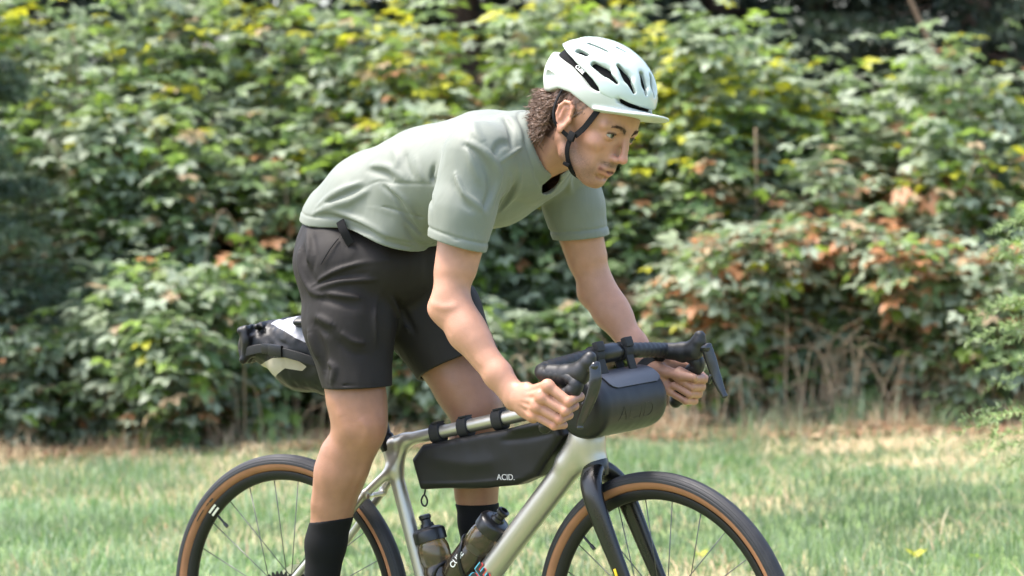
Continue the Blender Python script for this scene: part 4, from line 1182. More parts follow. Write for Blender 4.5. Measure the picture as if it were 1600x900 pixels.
def warp(F_, folds, amp=0.0, nscale=9, seed=0):
    idx = np.argwhere(np.abs(F_.a) < 0.0285)
    P = idx * F_.h + F_.lo
    d = np.zeros(len(P))
    for pts, h, w in folds:
        pts = v3(pts); lo, hi = pts.min(0) - 3.2 * w, pts.max(0) + 3.2 * w
        m = np.where(((P > lo) & (P < hi)).all(1))[0]
        if len(m) == 0: continue
        dd, t = segdist(P[m], catmull(pts, 4) if len(pts) > 2 else pts)
        d[m] += 2.2 * h * np.sin(np.clip(t, 0.03, 0.97) * PI) ** 0.6 * np.exp(-(dd / (0.62 * w)) ** 1.5)
    d = np.clip(d, -0.012, 0.013)
    if amp:
        d += 0.35 * amp * vnoise(P * v3((1.0, 1.0, 0.45)), nscale * 4.5, seed + 2)
        d += amp * (vnoise(P, nscale, seed) + 0.5 * vnoise(P, nscale * 2.3, seed + 1))
    F_.a[tuple(idx.T)] -= d.astype(np.float32)
FOLDS = [f for f in FOLDS if not (max(p[1] for p in f[0]) > 0.03 and f[1] < -0.0025)]
warp(T, FOLDS, 0.0022, 11, 3)
gx = [(T.lo[d] + T.h * np.arange(T.n[d])).astype(np.float32) for d in range(3)]
GX, GY, GZ = gx[0][:, None, None], gx[1][None, :, None], gx[2][None, None, :]
def band_(D, at, w, h):
    T.a -= (h * np.exp(-((D - at) / w) ** 2)).astype(np.float32)
nk = capd(GX, GY, GZ, v3((0.70, -0.003, 1.368)), v3((0.83, -0.012, 1.425)), np.array([0.069, 0.069]), np.array([0.074, 0.074]))
band_(nk, 0.008, 0.007, 0.0022); band_(nk, 0.020, 0.003, -0.0022)            # ribbed collar and its seam
for pt, d, sd_, cy in (((0.645, -0.225, 1.190), (-0.28, -0.10, -0.95), -1, 0.125), ((0.722, 0.205, 1.188), (0.02, 0.10, -0.99), 1, 0.085)):
    d = nrm(d); pl = (GX - pt[0]) * d[0] + (GY - pt[1]) * d[1] + (GZ - pt[2]) * d[2]
    pl = np.where((GY * sd_ > cy) & (GZ < 1.27), pl, 1.0)
    band_(pl, -0.020, 0.0028, -0.0022); band_(pl, -0.010, 0.006, 0.0005)
hemw = (1.262 - 0.232 * (GX - 0.085) + 0.010 * np.sin(GX * 21 + 1.0) * (np.abs(GY) > 0.05) - GZ) * 0.97
band_(np.where(GX < 0.56, hemw, 1.0), -0.022, 0.0028, -0.0022)
outer = T.a.copy()
T.a = np.maximum(outer, -(outer + 0.0090))
gx = [(T.lo[d] + T.h * np.arange(T.n[d])).astype(np.float32) for d in range(3)]
GX, GY, GZ = gx[0][:, None, None], gx[1][None, :, None], gx[2][None, None, :]
# waist hem, sleeve hems, neck opening
hemw = (1.262 - 0.232 * (GX - 0.085) + 0.010 * np.sin(GX * 21 + 1.0) * (np.abs(GY) > 0.05) - GZ) * 0.97
T.a = np.maximum(T.a, hemw * np.ones_like(T.a))
T.a[(T.a > 0) & False] = 0
def sleeve_cut(pt, d, cy, side):
    d = nrm(d)
    pl = (GX - pt[0]) * d[0] + (GY - pt[1]) * d[1] + (GZ - pt[2]) * d[2]
    reg = ((GY * side) > cy) & (GZ < 1.26) & (GX > 0.55)
    T.a = np.where(reg, np.maximum(T.a, pl), T.a)
T.a = T.a.astype(np.float32)
sleeve_cut((0.645, -0.225, 1.190), (-0.28, -0.10, -0.95), 0.125, -1)
sleeve_cut((0.722, 0.205, 1.188), (0.02, 0.10, -0.99), 0.085, 1)
na = v3((0.70, -0.003, 1.368)); nb = v3((0.83, -0.012, 1.425))
nk = capd(GX, GY, GZ, na, nb, np.array([0.069, 0.069]), np.array([0.074, 0.074]))
T.a = np.maximum(T.a, -nk).astype(np.float32)
T.a = np.maximum(T.a, -capd(GX, GY, GZ, v3((0.74, -0.006, 1.37)), v3((0.76, -0.008, 1.315)), np.array([0.036, 0.036]), np.array([0.030, 0.030]))).astype(np.float32)
V, Q = T.mesh()
V = smooth_mesh(V, Q, 1, 0.4)
shirt = mesh('t_shirt', V, Q, shirt_m, rider)

# --- shorts
G = Field((0.06, -0.26, 0.80), (0.60, 0.26, 1.34), HC)
G.cap((0.215, 0, 1.195), (0.345, 0, 1.135), (0.102, 0.145), (0.100, 0.148), k=0.02)
G.cap((0.212, -0.06, 1.145), (0.212, 0.06, 1.145), 0.096, k=0.03)
G.cap((0.255, -0.085, 1.13), (0.274, -0.102, 1.00), (0.104, 0.102), (0.100, 0.094), (1, 0, 0), k=0.03)
G.cap((0.274, -0.102, 1.00), (0.316, -0.122, 0.83), (0.100, 0.094), (0.072, 0.078), (1, 0, 0), k=0.03)
G.cap((0.30, 0.085, 1.11), (0.365, 0.096, 1.01), (0.112, 0.105), (0.110, 0.10), (1, 0, 0.5), k=0.03)
G.cap((0.365, 0.096, 1.01), (0.46, 0.108, 0.845), (0.110, 0.10), (0.098, 0.090), (1, 0, 0.5), k=0.03)
SFOLDS = [
    ([(0.1879, -0.1658, 1.1736), (0.1988, -0.1777, 1.1279), (0.2292, -0.1854, 1.0873), (0.2697, -0.1928, 1.0725)], 0.008, 0.01),
    ([(0.2037, -0.1692, 1.1787), (0.2249, -0.186, 1.1332), (0.2556, -0.1899, 1.0977)], -0.006, 0.01),
    ([(0.2612, -0.2005, 1.0271), (0.3055, -0.2009, 1.0072)], 0.006, 0.011),
    ([(0.2471, -0.1996, 1.0117), (0.2931, -0.2023, 0.9869)], -0.006, 0.012),
    ([(0.2333, -0.1865, 1.0899), (0.2908, -0.1845, 1.1228), (0.3456, -0.1555, 1.1417), (0.4058, -0.1176, 1.1475)], 0.004, 0.008),
    ([(0.2331, -0.1866, 1.0797), (0.3069, -0.1816, 1.1024), (0.379, -0.1344, 1.1052)], 0.005, 0.008),
    ([(0.2486, -0.1892, 1.0977), (0.3015, -0.1823, 1.1126), (0.3643, -0.1477, 1.121)], -0.004, 0.008),
    ([(0.2637, -0.1935, 1.0674), (0.3166, -0.1881, 1.0571), (0.3519, -0.1685, 1.0461)], -0.006, 0.011),
    ([(0.2815, -0.1912, 1.0775), (0.3236, -0.18, 1.0719), (0.3554, -0.1553, 1.0657)], 0.004, 0.01),
    ([(0.2207, -0.1564, 1.2088), (0.2464, -0.1832, 1.1636), (0.2346, -0.187, 1.1129)], -0.004, 0.008),
    ([(0.1947, -0.1433, 1.2189), (0.2217, -0.1759, 1.1737), (0.221, -0.1852, 1.1332)], 0.004, 0.01),
    ([(0.234, -0.1962, 0.991), (0.2528, -0.1901, 0.9297)], 0.008, 0.013),
    ([(0.2546, -0.2014, 1.0017), (0.2752, -0.1978, 0.9407), (0.2735, -0.1934, 0.8997)], -0.008, 0.012),
    ([(0.2807, -0.1974, 0.9255), (0.3038, -0.1991, 0.9108), (0.2965, -0.1994, 0.8803)], 0.006, 0.01),
    ([(0.3207, -0.1966, 0.9919), (0.3471, -0.1823, 0.971), (0.3686, -0.1608, 0.9648)], 0.003, 0.012),
    ([(0.314, -0.1971, 0.9716), (0.3421, -0.1853, 0.9459), (0.374, -0.1524, 0.939)], -0.003, 0.012),
    ([(0.3782, -0.1177, 1.074), (0.3786, -0.1379, 1.0192), (0.3809, -0.1361, 0.9431)], 0.003, 0.012),
    ([(0.3875, -0.0965, 1.0678), (0.3779, -0.0507, 1.0296), (0.373, -0.0114, 0.981)], 0.004, 0.01),
    ([(0.3928, -0.0865, 1.0674), (0.3708, -0.0235, 1.0281), (0.3901, -0.0087, 0.981)], -0.004, 0.01),
    ([(0.2835, -0.1951, 0.8746), (0.3587, -0.1856, 0.8728), (0.393, -0.1219, 0.8686)], -0.002, 0.0035),
]
warp(G, SFOLDS, 0.003, 10, 8)
og = G.a.copy()
G.a = np.maximum(og, -(og + 0.0090))
gx = [(G.lo[d] + G.h * np.arange(G.n[d])).astype(np.float32) for d in range(3)]
GX, GY, GZ = gx[0][:, None, None], gx[1][None, :, None], gx[2][None, None, :]
nearcut = 0.864 - GZ + 0 * GX + 0.02 * (GX - 0.31)
fd = nrm((0.385, 0.0, -0.923))
farcut = (GX - 0.43) * fd[0] + (GY - 0.1) * fd[1] + (GZ - 0.902) * fd[2]
G.a = np.where(GY < 0.0, np.maximum(G.a, nearcut), np.maximum(G.a, farcut)).astype(np.float32)
topcut = GZ - (1.285 - 0.20 * (GX - 0.085))
G.a = np.maximum(G.a, topcut).astype(np.float32)
V, Q = G.mesh()
V = smooth_mesh(V, Q, 2, 0.4)
shorts = mesh('shorts', V, Q, shorts_m, rider)
b = MB(); b.add(*tube(catmull([(0.2951, -0.158, 1.1988), (0.2847, -0.1765, 1.1757), (0.2679, -0.1895, 1.1423)], 6), 0.0014, 6))
b.build('zip', black_web, shorts)
b = MB(); b.add(*tube(catmull([(0.300, -0.156, 1.238), (0.313, -0.160, 1.215), (0.326, -0.153, 1.186)], 6), [(0.0022, 0.0105)] * 13, 10, (0, -1, 0.3), True, False, 4)); b.build('belt_loop', black_web, shorts)

# --- socks and shoes
for (kn, an, ba, top, tn) in ((KN_N, AN_N, BALL_N, 0.565, (-0.13, 0, 0.99)), (KN_F, AN_F, BALL_F, 0.583, (0.0, 0, 1))):
    K = Field((an[0] - 0.12, an[1] - 0.09, an[2] - 0.16), (an[0] + 0.24, an[1] + 0.09, top + 0.10), HC)
    sh = an - kn
    f = nrm(np.cross(nrm(-sh), [0, 1, 0])); f = f if f[0] > 0 else -f
    ys = -1 if an[1] < 0 else 1
    ob = 0.026 if ys < 0 else 0.0
    K.cap(kn + sh * 0.25 - f * ob, kn + sh * 0.6 - f * ob * 0.95, 0.056, 0.044, k=0.02)
    K.cap(kn + sh * 0.6 - f * ob * 0.95, an, 0.044, 0.0355, k=0.02)
    K.cap(kn + sh * 0.16 - f * (0.024 + ob * 0.6) + v3((0, -0.012 * ys, 0)), kn + sh * 0.46 - f * (0.018 + ob * 0.75) + v3((0, -0.010 * ys, 0)), 0.0375, 0.0325, k=0.025)
    K.cap(kn + sh * 0.16 - f * (0.022 + ob * 0.6) + v3((0, 0.014 * ys, 0)), kn + sh * 0.40 - f * (0.018 + ob * 0.75) + v3((0, 0.014 * ys, 0)), 0.0365, 0.0305, k=0.025)
    K.cap(an, an + v3((0.0, 0, -0.03)), 0.036, k=0.02)
    og = K.a.copy()
    g0 = [(K.lo[d] + K.h * np.arange(K.n[d])).astype(np.float32) for d in range(3)]
    tn = nrm(tn); c = kn + sh * ((kn[2] - top) / (kn[2] - an[2]))
    pl = (g0[0][:, None, None] - c[0]) * tn[0] + (g0[1][None, :, None] - c[1]) * tn[1] + (g0[2][None, None, :] - c[2]) * tn[2]
    K.a = smax(og, pl, 0.004).astype(np.float32)
    V, Q = K.mesh()
    mesh('sock', smooth_mesh(V, Q, 2, 0.4), Q, sock_m, rider)
    K = Field((an[0] - 0.14, an[1] - 0.09, an[2] - 0.17), (an[0] + 0.28, an[1] + 0.09, an[2] + 0.06), HC)
    he = an + v3((-0.030, 0, -0.052))
    K.cap(he, ba + v3((0, 0, -0.002)), (0.036, 0.034), (0.026, 0.046), k=0.02)
    K.cap(ba, ba + v3((0.065, 0, -0.006)), (0.026, 0.046), (0.017, 0.036), k=0.015)
    K.cap(he + v3((0, 0, 0.0)), an + v3((-0.012, 0, -0.012)), 0.038, 0.042, k=0.015)
    K.cap(an + v3((-0.005, 0, -0.02)), ba + v3((-0.03, 0, 0.012)), 0.036, (0.026, 0.036), k=0.02)
    V, Q = K.mesh()
    sh_o = mesh('shoe', smooth_mesh(V, Q, 2, 0.4), Q, shoe_m, rider)
    pts = [he + v3((-0.028, 0, -0.030)), he + v3((0.05, 0, -0.030)), ba + v3((-0.03, 0, -0.027)), ba + v3((0.03, 0, -0.026)), ba + v3((0.075, 0, -0.016))]
    mesh('sole', *round_tube(catmull(pts, 4), [(0.007, 0.028 + 0.014 * math.sin(k / 16 * PI)) for k in range(17)], 14, (0, 0, 1), 3), sole_m, sh_o)

# ------------------------------------------------------------------ helmet
helm_m = mat('mint_helmet_shell', (0.375, 0.435, 0.385), rough=0.22, spec=0.5, coat=0.4, noise=(20, 0.02, 3))
rim_m = mat('white_helmet_rim', (0.43, 0.46, 0.41), rough=0.42, spec=0.45, noise=(40, 0.03, 3))
foam_m = mat('black_helmet_liner', (0.003, 0.003, 0.0033), rough=0.8, spec=0.12, bump=(600, 0.2, 0.0006))
print_m = mat('pale_print', (0.75, 0.75, 0.72), rough=0.5)
helmet = thing('cycling_helmet', hw((0, 0, 0.04)), "pale mint cycling helmet with long vents and a short white peak on the rider's head", 'helmet')
HG = 0.0016
HC_ = v3((-0.0092, 0, 0.0714)); HR_ = v3((0.1316, 0.0945, 0.0967))
lo = v3((-0.160, -0.110, -0.005)); hi = v3((0.20, 0.110, 0.18))
def hgrid():
    f = Field(lo, hi, HG)
    g = [(f.lo[d] + HG * np.arange(f.n[d])).astype(np.float32) for d in range(3)]
    return f, g[0][:, None, None], g[1][None, :, None], g[2][None, None, :]
f, x, y, z = hgrid()
ay = np.abs(y)
def el(c, r, yy=None):
    yy = y if yy is None else yy
    k1 = np.sqrt(((x - c[0]) / r[0]) ** 2 + ((yy - c[1]) / r[1]) ** 2 + ((z - c[2]) / r[2]) ** 2)
    k2 = np.sqrt(((x - c[0]) / r[0] ** 2) ** 2 + ((yy - c[1]) / r[1] ** 2) ** 2 + ((z - c[2]) / r[2] ** 2) ** 2) + 1e-6
    return k1 * (k1 - 1) / k2
def cp(a, b, ra, rb=None): return capd(x, ay, z, v3(a), v3(b), np.array([ra, ra]), np.array([rb or ra] * 2))
egg = el(HC_, HR_)
egg = smin(egg, el((-0.052, 0, 0.068), (0.084, 0.082, 0.080)), 0.02)
gapx = np.array([-0.16, -0.10, -0.078, -0.039, 0.004, 0.030, 0.054, 0.086, 0.103, 0.116, 0.2], np.float32)
gapz = np.array([0.108, 0.1065, 0.1045, 0.0995, 0.0890, 0.0790, 0.0720, 0.0710, 0.0685, 0.0685, 0.071], np.float32)
zg = np.interp(x.ravel(), gapx, gapz).astype(np.float32)[:, None, None]
lowx = np.array([-0.16, -0.10, -0.0744, -0.045, -0.0106, 0.027, 0.0524, 0.0613, 0.0914, 0.112, 0.12, 0.2], np.float32)
lowz = np.array([0.022, 0.018, 0.0246, 0.0400, 0.0441, 0.0367, 0.0300, 0.0317, 0.0430, 0.0494, 0.0512, 0.056], np.float32)
zl = np.interp(x.ravel(), lowx, lowz).astype(np.float32)[:, None, None]
gw = np.interp(x.ravel(), [-0.16, -0.09, -0.06, -0.03, 0.004, 0.03, 0.048, 0.058, 0.080, 0.088, 0.2], [0.009, 0.010, 0.008, 0.0062, 0.0072, 0.0085, 0.004, -0.005, -0.005, 0.0046, 0.0046]).astype(np.float32)[:, None, None]
shell_in = egg + 0.020
# upper shell
up_ = smax(egg, -(egg + 0.022), 0.002)
up_ = smax(up_, (zg + gw) - z, 0.006)
vents = [  # (a, b, ra, rb) on the right side, mirrored
    ((-0.0417, 0.0749, 0.126), (-0.0189, 0.0775, 0.1270), 0.0050, 0.0032),
    ((0.0155, 0.0815, 0.1165), (0.0400, 0.0770, 0.1140), 0.0055, 0.0070),
    ((0.0400, 0.0770, 0.1140), (0.0690, 0.0690, 0.1040), 0.0070, 0.0025),
    ((0.0556, 0.0560, 0.1325), (0.0780, 0.0500, 0.1200), 0.0035, 0.0060),
    ((0.0780, 0.0500, 0.1200), (0.1000, 0.0425, 0.1020), 0.0060, 0.0032),
    ((0.0880, 0.0160, 0.1345), (0.1010, 0.0135, 0.1190), 0.0055, 0.0055),
    ((0.1010, 0.0135, 0.1190), (0.1125, 0.0140, 0.1045), 0.0055, 0.0028),
    ((-0.0352, 0.0560, 0.1472), (0.0045, 0.0553, 0.1494), 0.0030, 0.0022),
    ((0.0146, 0.0280, 0.1615), (0.0286, 0.0230, 0.1612), 0.0030, 0.0022),
    ((-0.1000, 0.025, 0.135), (-0.0850, 0.028, 0.145), 0.0060, 0.0045),
]
for a, b, ra, rb in vents:
    a, b = v3(a) - 0.10 * (v3(b) - v3(a)), v3(b) + 0.18 * (v3(b) - v3(a))
    # a shallow moulded dish round each vent, then the hole itself
    n_ = nrm((v3(a) - HC_) / HR_ ** 2) * 0.006
    up_ = smax(up_, -cp(v3(a) + n_ * 1.2, v3(b) + n_ * 1.2, ra * 1.9, rb * 2.4), 0.006)
    for q_ in (0, 0.8, 1.6, 2.4, 3.2, 4.0):
        up_ = smax(up_, -cp(v3(a) - n_ * q_, v3(b) - n_ * q_, ra * 1.15, rb * 1.25), 0.0014)
# a crisp ridge along the top edges
f.a = up_.astype(np.float32)
def hbuild(f, name, m, it=2):
    V, Q = f.mesh()
    V = smooth_mesh(V, Q, it, 0.4)
    return mesh(name, hw(V), Q, m, helmet)
hbuild(f, 'shell', helm_m)
# lower rim with the peak
f, x, y, z = hgrid(); 
rim = smax(egg + 0.001, -(egg + 0.020), 0.003)
rim = smax(rim, z - (zg - gw), 0.004)
rim = smax(rim, zl - z, 0.005)
# notch at the rear
rim = smax(rim, -cp((-0.092, 0.074, 0.055), (-0.066, 0.086, 0.060), 0.0085, 0.0035), 0.002)
brim = smax(np.abs(z - (0.0630 + 0.20 * (x - 0.12) - 2.2 * ay ** 2)) - 0.0028, np.sqrt((x - 0.035) ** 2 + (ay * 1.66) ** 2) - 0.134, 0.003)
brim = smax(brim, 0.052 - x, 0.006)
brim = smax(brim, -(egg + 0.016), 0.003)
rim = smin(rim, brim, 0.008)
f.a = rim.astype(np.float32)
hbuild(f, 'rim', rim_m)
# liner seen through the vents and the gap
f, x, y, z = hgrid()
ln_ = smax(egg + 0.0125, -(egg + 0.026), 0.002)
ln_ = smax(ln_, (zl + 0.006) - z, 0.003)
f.a = ln_.astype(np.float32)
hbuild(f, 'liner', foam_m)
# small word on the liner in the rear gap
tx0, tx1 = v3((-0.0291, -0.0815, 0.0975)), v3((0.0056, -0.0835, 0.0900))
exw = nrm(hw(tx1) - hw(tx0)); nw = nrm(H_F * -0.02 + H_L * -0.9 + H_U * 0.30)
text_mesh('print', 'CUBE', print_m, helmet, hw((tx0 + tx1) / 2) + nw * 0.0005, exw, nrm(np.cross(nw, exw)), 0.0115, 0.0006, 0.0003)
# straps
def ribbon(pts, w, t=0.0012):
    P = catmull([hw(p) for p in pts], 6)
    c = hw((0.02, 0, -0.03))
    T_ = np.gradient(P, axis=0); T_ /= np.linalg.norm(T_, axis=1)[:, None]
    o = P - c; o -= (o * T_).sum(1)[:, None] * T_; o /= np.linalg.norm(o, axis=1)[:, None]
    b = np.cross(T_, o)
    V = []; F = []
    for i in range(len(P)):
        for (u, v_) in ((-1, -1), (1, -1), (1, 1), (-1, 1)):
            V.append(P[i] + b[i] * w / 2 * u + o[i] * t * v_)
    for i in range(len(P) - 1):
        for k in range(4):
            F.append((i * 4 + k, i * 4 + (k + 1) % 4, i * 4 + 4 + (k + 1) % 4, i * 4 + 4 + k))
    F += [(3, 2, 1, 0), tuple(len(V) - 4 + k for k in range(4))]
    return np.array(V), F
sb = MB()
for sg in (1, -1):
    def m_(p): return (p[0], p[1] * sg, p[2])
    sb.add(*ribbon([m_(p) for p in [(0.060, -0.0685, 0.040), (0.052, -0.0700, 0.012), (0.044, -0.0700, -0.010), (0.030, -0.0690, -0.032)]], 0.0125))
    sb.add(*ribbon([m_(p) for p in [(-0.035, -0.083, 0.045), (-0.035, -0.0860, 0.010), (-0.027, -0.0860, -0.014), (-0.010, -0.0800, -0.030), (0.020, -0.0715, -0.040)]], 0.009))
    sb.add(*ribbon([m_(p) for p in [(0.026, -0.0700, -0.030), (0.022, -0.0690, -0.050), (0.023, -0.0640, -0.070), (0.032, -0.0520, -0.093), (0.038, -0.034, -0.108), (0.038, 0.0, -0.116)]], 0.0115))
    sb.add(*boxm(hw(m_((0.0245, -0.0715, -0.036))), H_U, H_F, H_L, 0.010, 0.009, 0.0035, 0.002))
sb.build('strap', black_web, helmet)
sb = MB(); sb.add(*boxm(hw((0.031, -0.060, -0.093)), H_U, H_F, H_L, 0.004, 0.009, 0.003, 0.0015))
sb.build('buckle', foam_m, helmet)
# ------------------------------------------------------------------ the bicycle
RW, WB = 0.345, 1.028            # wheel radius, wheelbase
U_ = v3((-math.cos(R(71.5)), 0, math.sin(R(71.5)))); N_ = v3((math.sin(R(71.5)), 0, math.cos(R(71.5))))
A0 = v3((WB, 0, RW)) - 0.05 * N_
STEER = R(-6.8)
def steer(P):
    P = v3(P) - A0
    c, s_ = math.cos(STEER), math.sin(STEER)
    return P * c + np.cross(U_, P) * s_ + np.outer(P @ U_, U_).reshape(P.shape) * (1 - c) + A0
alu_m = mat('satin_champagne_frame', (0.40, 0.38, 0.335), rough=0.38, metal=0.75, spec=0.5, noise=(30, 0.02, 3), coat=0.25)
fork_m = mat('black_fork_paint', (0.005, 0.005, 0.0052), rough=0.3, spec=0.4, coat=0.15, noise=(40, 0.15, 4), rvar=0.06)
tread_m = mat('tyre_rubber', (0.012, 0.012, 0.0135), rough=0.6, spec=0.4, noise=(35, 0.45, 5), bump=(260, 0.3, 0.001), rvar=0.08)
tan_m = mat('tan_sidewall', (0.27, 0.125, 0.062), rough=0.7, spec=0.3, noise=(24, 0.13, 5), bump=(500, 0.2, 0.0006))
rim_b_m = mat('black_rim', (0.005, 0.005, 0.0046), rough=0.5, spec=0.3, metal=0.0, noise=(30, 0.15, 4))
steel_m = mat('dark_spoke', (0.10, 0.10, 0.10), rough=0.3, metal=0.9)
silver_m = mat('silver_metal', (0.62, 0.62, 0.60), rough=0.28, metal=1.0)
blk_m = mat('black_anodised', (0.005, 0.005, 0.0055), rough=0.36, metal=0.2)
gloss_m = mat('black_lever_gloss', (0.010, 0.010, 0.011), rough=0.20, spec=0.6, noise=(60, 0.15, 3), rvar=0.05)
tape_m = mat('black_bar_tape', (0.008, 0.008, 0.0085), rough=0.5, spec=0.45, noise=(60, 0.2, 5), bump=(320, 0.35, 0.001))
hood_m = mat('black_rubber_hood', (0.008, 0.008, 0.0085), rough=0.46, spec=0.45, noise=(50, 0.15, 4), bump=(500, 0.25, 0.0006))
label_m = mat('pale_sticker', (0.60, 0.58, 0.48), rough=0.4)
yellow_m = mat('yellow_sticker', (0.75, 0.50, 0.02), rough=0.45)
ink_m = mat('black_print', (0.012, 0.012, 0.014), rough=0.4)
red_m = mat('red_print', (0.55, 0.05, 0.05), rough=0.4)
blue_m = mat('blue_print', (0.08, 0.38, 0.50), rough=0.4)

bike = thing('bicycle', (WB / 2, 0, 0), 'silver gravel bicycle with black fork and tan sidewall tyres, ridden by the man', 'bicycle')

# frame: one welded, smoothly blended tube set
W_ = Field((-0.05, -0.10, 0.23), (0.92, 0.10, 0.90), 0.0024)
W_.cap((0.838, 0, 0.742), (0.436, 0, 0.292), (0.030, 0.027), (0.027, 0.030), k=0.006)
W_.cap((0.8545, 0, 0.7045), (0.808, 0, 0.845), (0.0305, 0.0305), (0.0255, 0.0255), N_, k=0.030)
W_.cap((0.322, 0, 0.729), (0.815, 0, 0.831), (0.0145, 0.0165), (0.0165, 0.0175), k=0.010)
W_.cap((0.300, 0, 0.722), (0.424, 0, 0.300), 0.0165, 0.0175, k=0.018)
W_.cap((0.350, 0, 0.731), (0.324, 0, 0.668), (0.010, 0.012), (0.010, 0.012), k=0.024)
W_.cap((0.845, 0, 0.760), (0.790, 0, 0.700), (0.034, 0.026), (0.028, 0.026), k=0.02)
W_.cap((0.440, -0.034, 0.285), (0.440, 0.034, 0.285), 0.023, k=0.012)
for s_ in (-1, 1):
    W_.cap((0.312, 0.010 * s_, 0.664), (0.258, 0.034 * s_, 0.612), (0.0115, 0.010), (0.0095, 0.008), k=0.014)
    W_.cap((0.258, 0.034 * s_, 0.612), (0.010, 0.064 * s_, 0.356), (0.0095, 0.008), (0.008, 0.0075), k=0.006)
    W_.cap((0.415, 0.030 * s_, 0.283), (0.300, 0.040 * s_, 0.298), (0.015, 0.010), (0.012, 0.009), k=0.012)
    W_.cap((0.300, 0.040 * s_, 0.298), (0.010, 0.064 * s_, 0.344), (0.012, 0.009), (0.010, 0.008), k=0.008)
    W_.cap((0.012, 0.066 * s_, 0.352), (-0.008, 0.066 * s_, 0.342), (0.020, 0.006), (0.016, 0.006), k=0.006)
W_.cap((0.262, -0.030, 0.606), (0.262, 0.030, 0.606), 0.006, k=0.008)
V, Q = W_.mesh()
frame = mesh('frame', smooth_mesh(V, Q, 2, 0.4), Q, alu_m, bike)
b = MB(); b.add(*lathe([(0.0001, 0.006), (0.006, 0.005), (0.0065, 0.0), (0.0065, -0.01)], 14, (0.268, -0.036, 0.607), (0, -1, 0)))
b.build('bolt', silver_m, frame)
b = MB(); b.add(*round_tube([(0.296, 0, 0.735), (0.301, 0, 0.718)], 0.0195, 20))
b.build('seat_clamp', blk_m, frame)
# head badge: small squares in a cross pattern, on the near front of the head tube
b = MB()
hc = v3((0.8545, 0, 0.7045)) + U_ * 0.030
for i, j in ((0, 0), (0, 1), (1, -1), (-1, -0.2), (0, -1.2), (1, 0.6), (0.4, -2)):
    ang = R(-42) + i * 0.20
    d = N_ * math.cos(ang) + v3((0, 1, 0)) * math.sin(ang)
    b.add(*boxm(hc + U_ * (j * 0.0075 - 0.001) + d * 0.0306, np.cross(d, U_), U_, d, 0.0034, 0.0036, 0.0012))
b.build('head_badge', ink_m, frame, False)
# down tube word in black with red and blue edges
dtd = nrm(v3((0.838, 0, 0.742)) - v3((0.436, 0, 0.292))); dtu = nrm(np.cross(dtd, [0, -1, 0])); dtu = dtu if dtu[2] > 0 else -dtu
wc = v3((0.436, 0, 0.292)) + dtd * 0.155
for nm, m_, dx, du, yy in (('print', red_m, 0.002, -0.0022, -0.0292), ('print', blue_m, -0.001, 0.0026, -0.0294), ('print', ink_m, 0, 0, -0.0298)):
    text_mesh(nm, 'CUBE', m_, frame, wc + dtd * dx + dtu * du + v3((0, yy, 0)), dtd, dtu, 0.050, 0.0006, 0.0012, 0.15)

# fork
crown = A0 + 0.392 * U_
b = MB()
b.add(*tube([steer(crown - U_ * q) for q in (-0.001, 0.004, 0.020, 0.034)], [0.0305, 0.0308, 0.0295, 0.024], 30))
for s_ in (-1, 1):
    pts = [steer(q) for q in (crown - U_ * 0.014 + v3((0, 0.004 * s_, 0)), crown - U_ * 0.026 + N_ * 0.003 + v3((0, 0.024 * s_, 0)), crown - U_ * 0.052 + N_ * 0.008 + v3((0, 0.043 * s_, 0)), crown - U_ * 0.105 + N_ * 0.014 + v3((0, 0.0545 * s_, 0)), crown - U_ * 0.26 + N_ * 0.030 + v3((0, 0.057 * s_, 0)), v3((WB, 0.056 * s_, RW)))]
    P = catmull(pts, 8); t = np.linspace(0, 1, len(P))
    ra = np.interp(t, [0, 0.2, 0.4, 0.6, 0.8, 1], [0.0275, 0.0280, 0.0275, 0.0255, 0.0190, 0.0140]); rb_ = np.interp(t, [0, 0.2, 0.4, 0.6, 0.8, 1], [0.0200, 0.0180, 0.0150, 0.0120, 0.0092, 0.0080])
    b.add(*round_tube(P, np.stack([ra, rb_], 1), 24, steer(crown + N_) - steer(crown), 2.3))
fork = b.build('fork', fork_m, bike)
b = MB()
pl = steer(crown - U_ * 0.245 + N_ * 0.022 + v3((0, -0.0672, 0)))
bu = steer(crown) - steer(crown - U_); bn = steer(crown + N_) - steer(crown)
b.add(*boxm(pl, bu, bn, np.cross(bu, bn), 0.010, 0.0032, 0.0012, 0.0004)); b.build('sticker', yellow_m, fork)

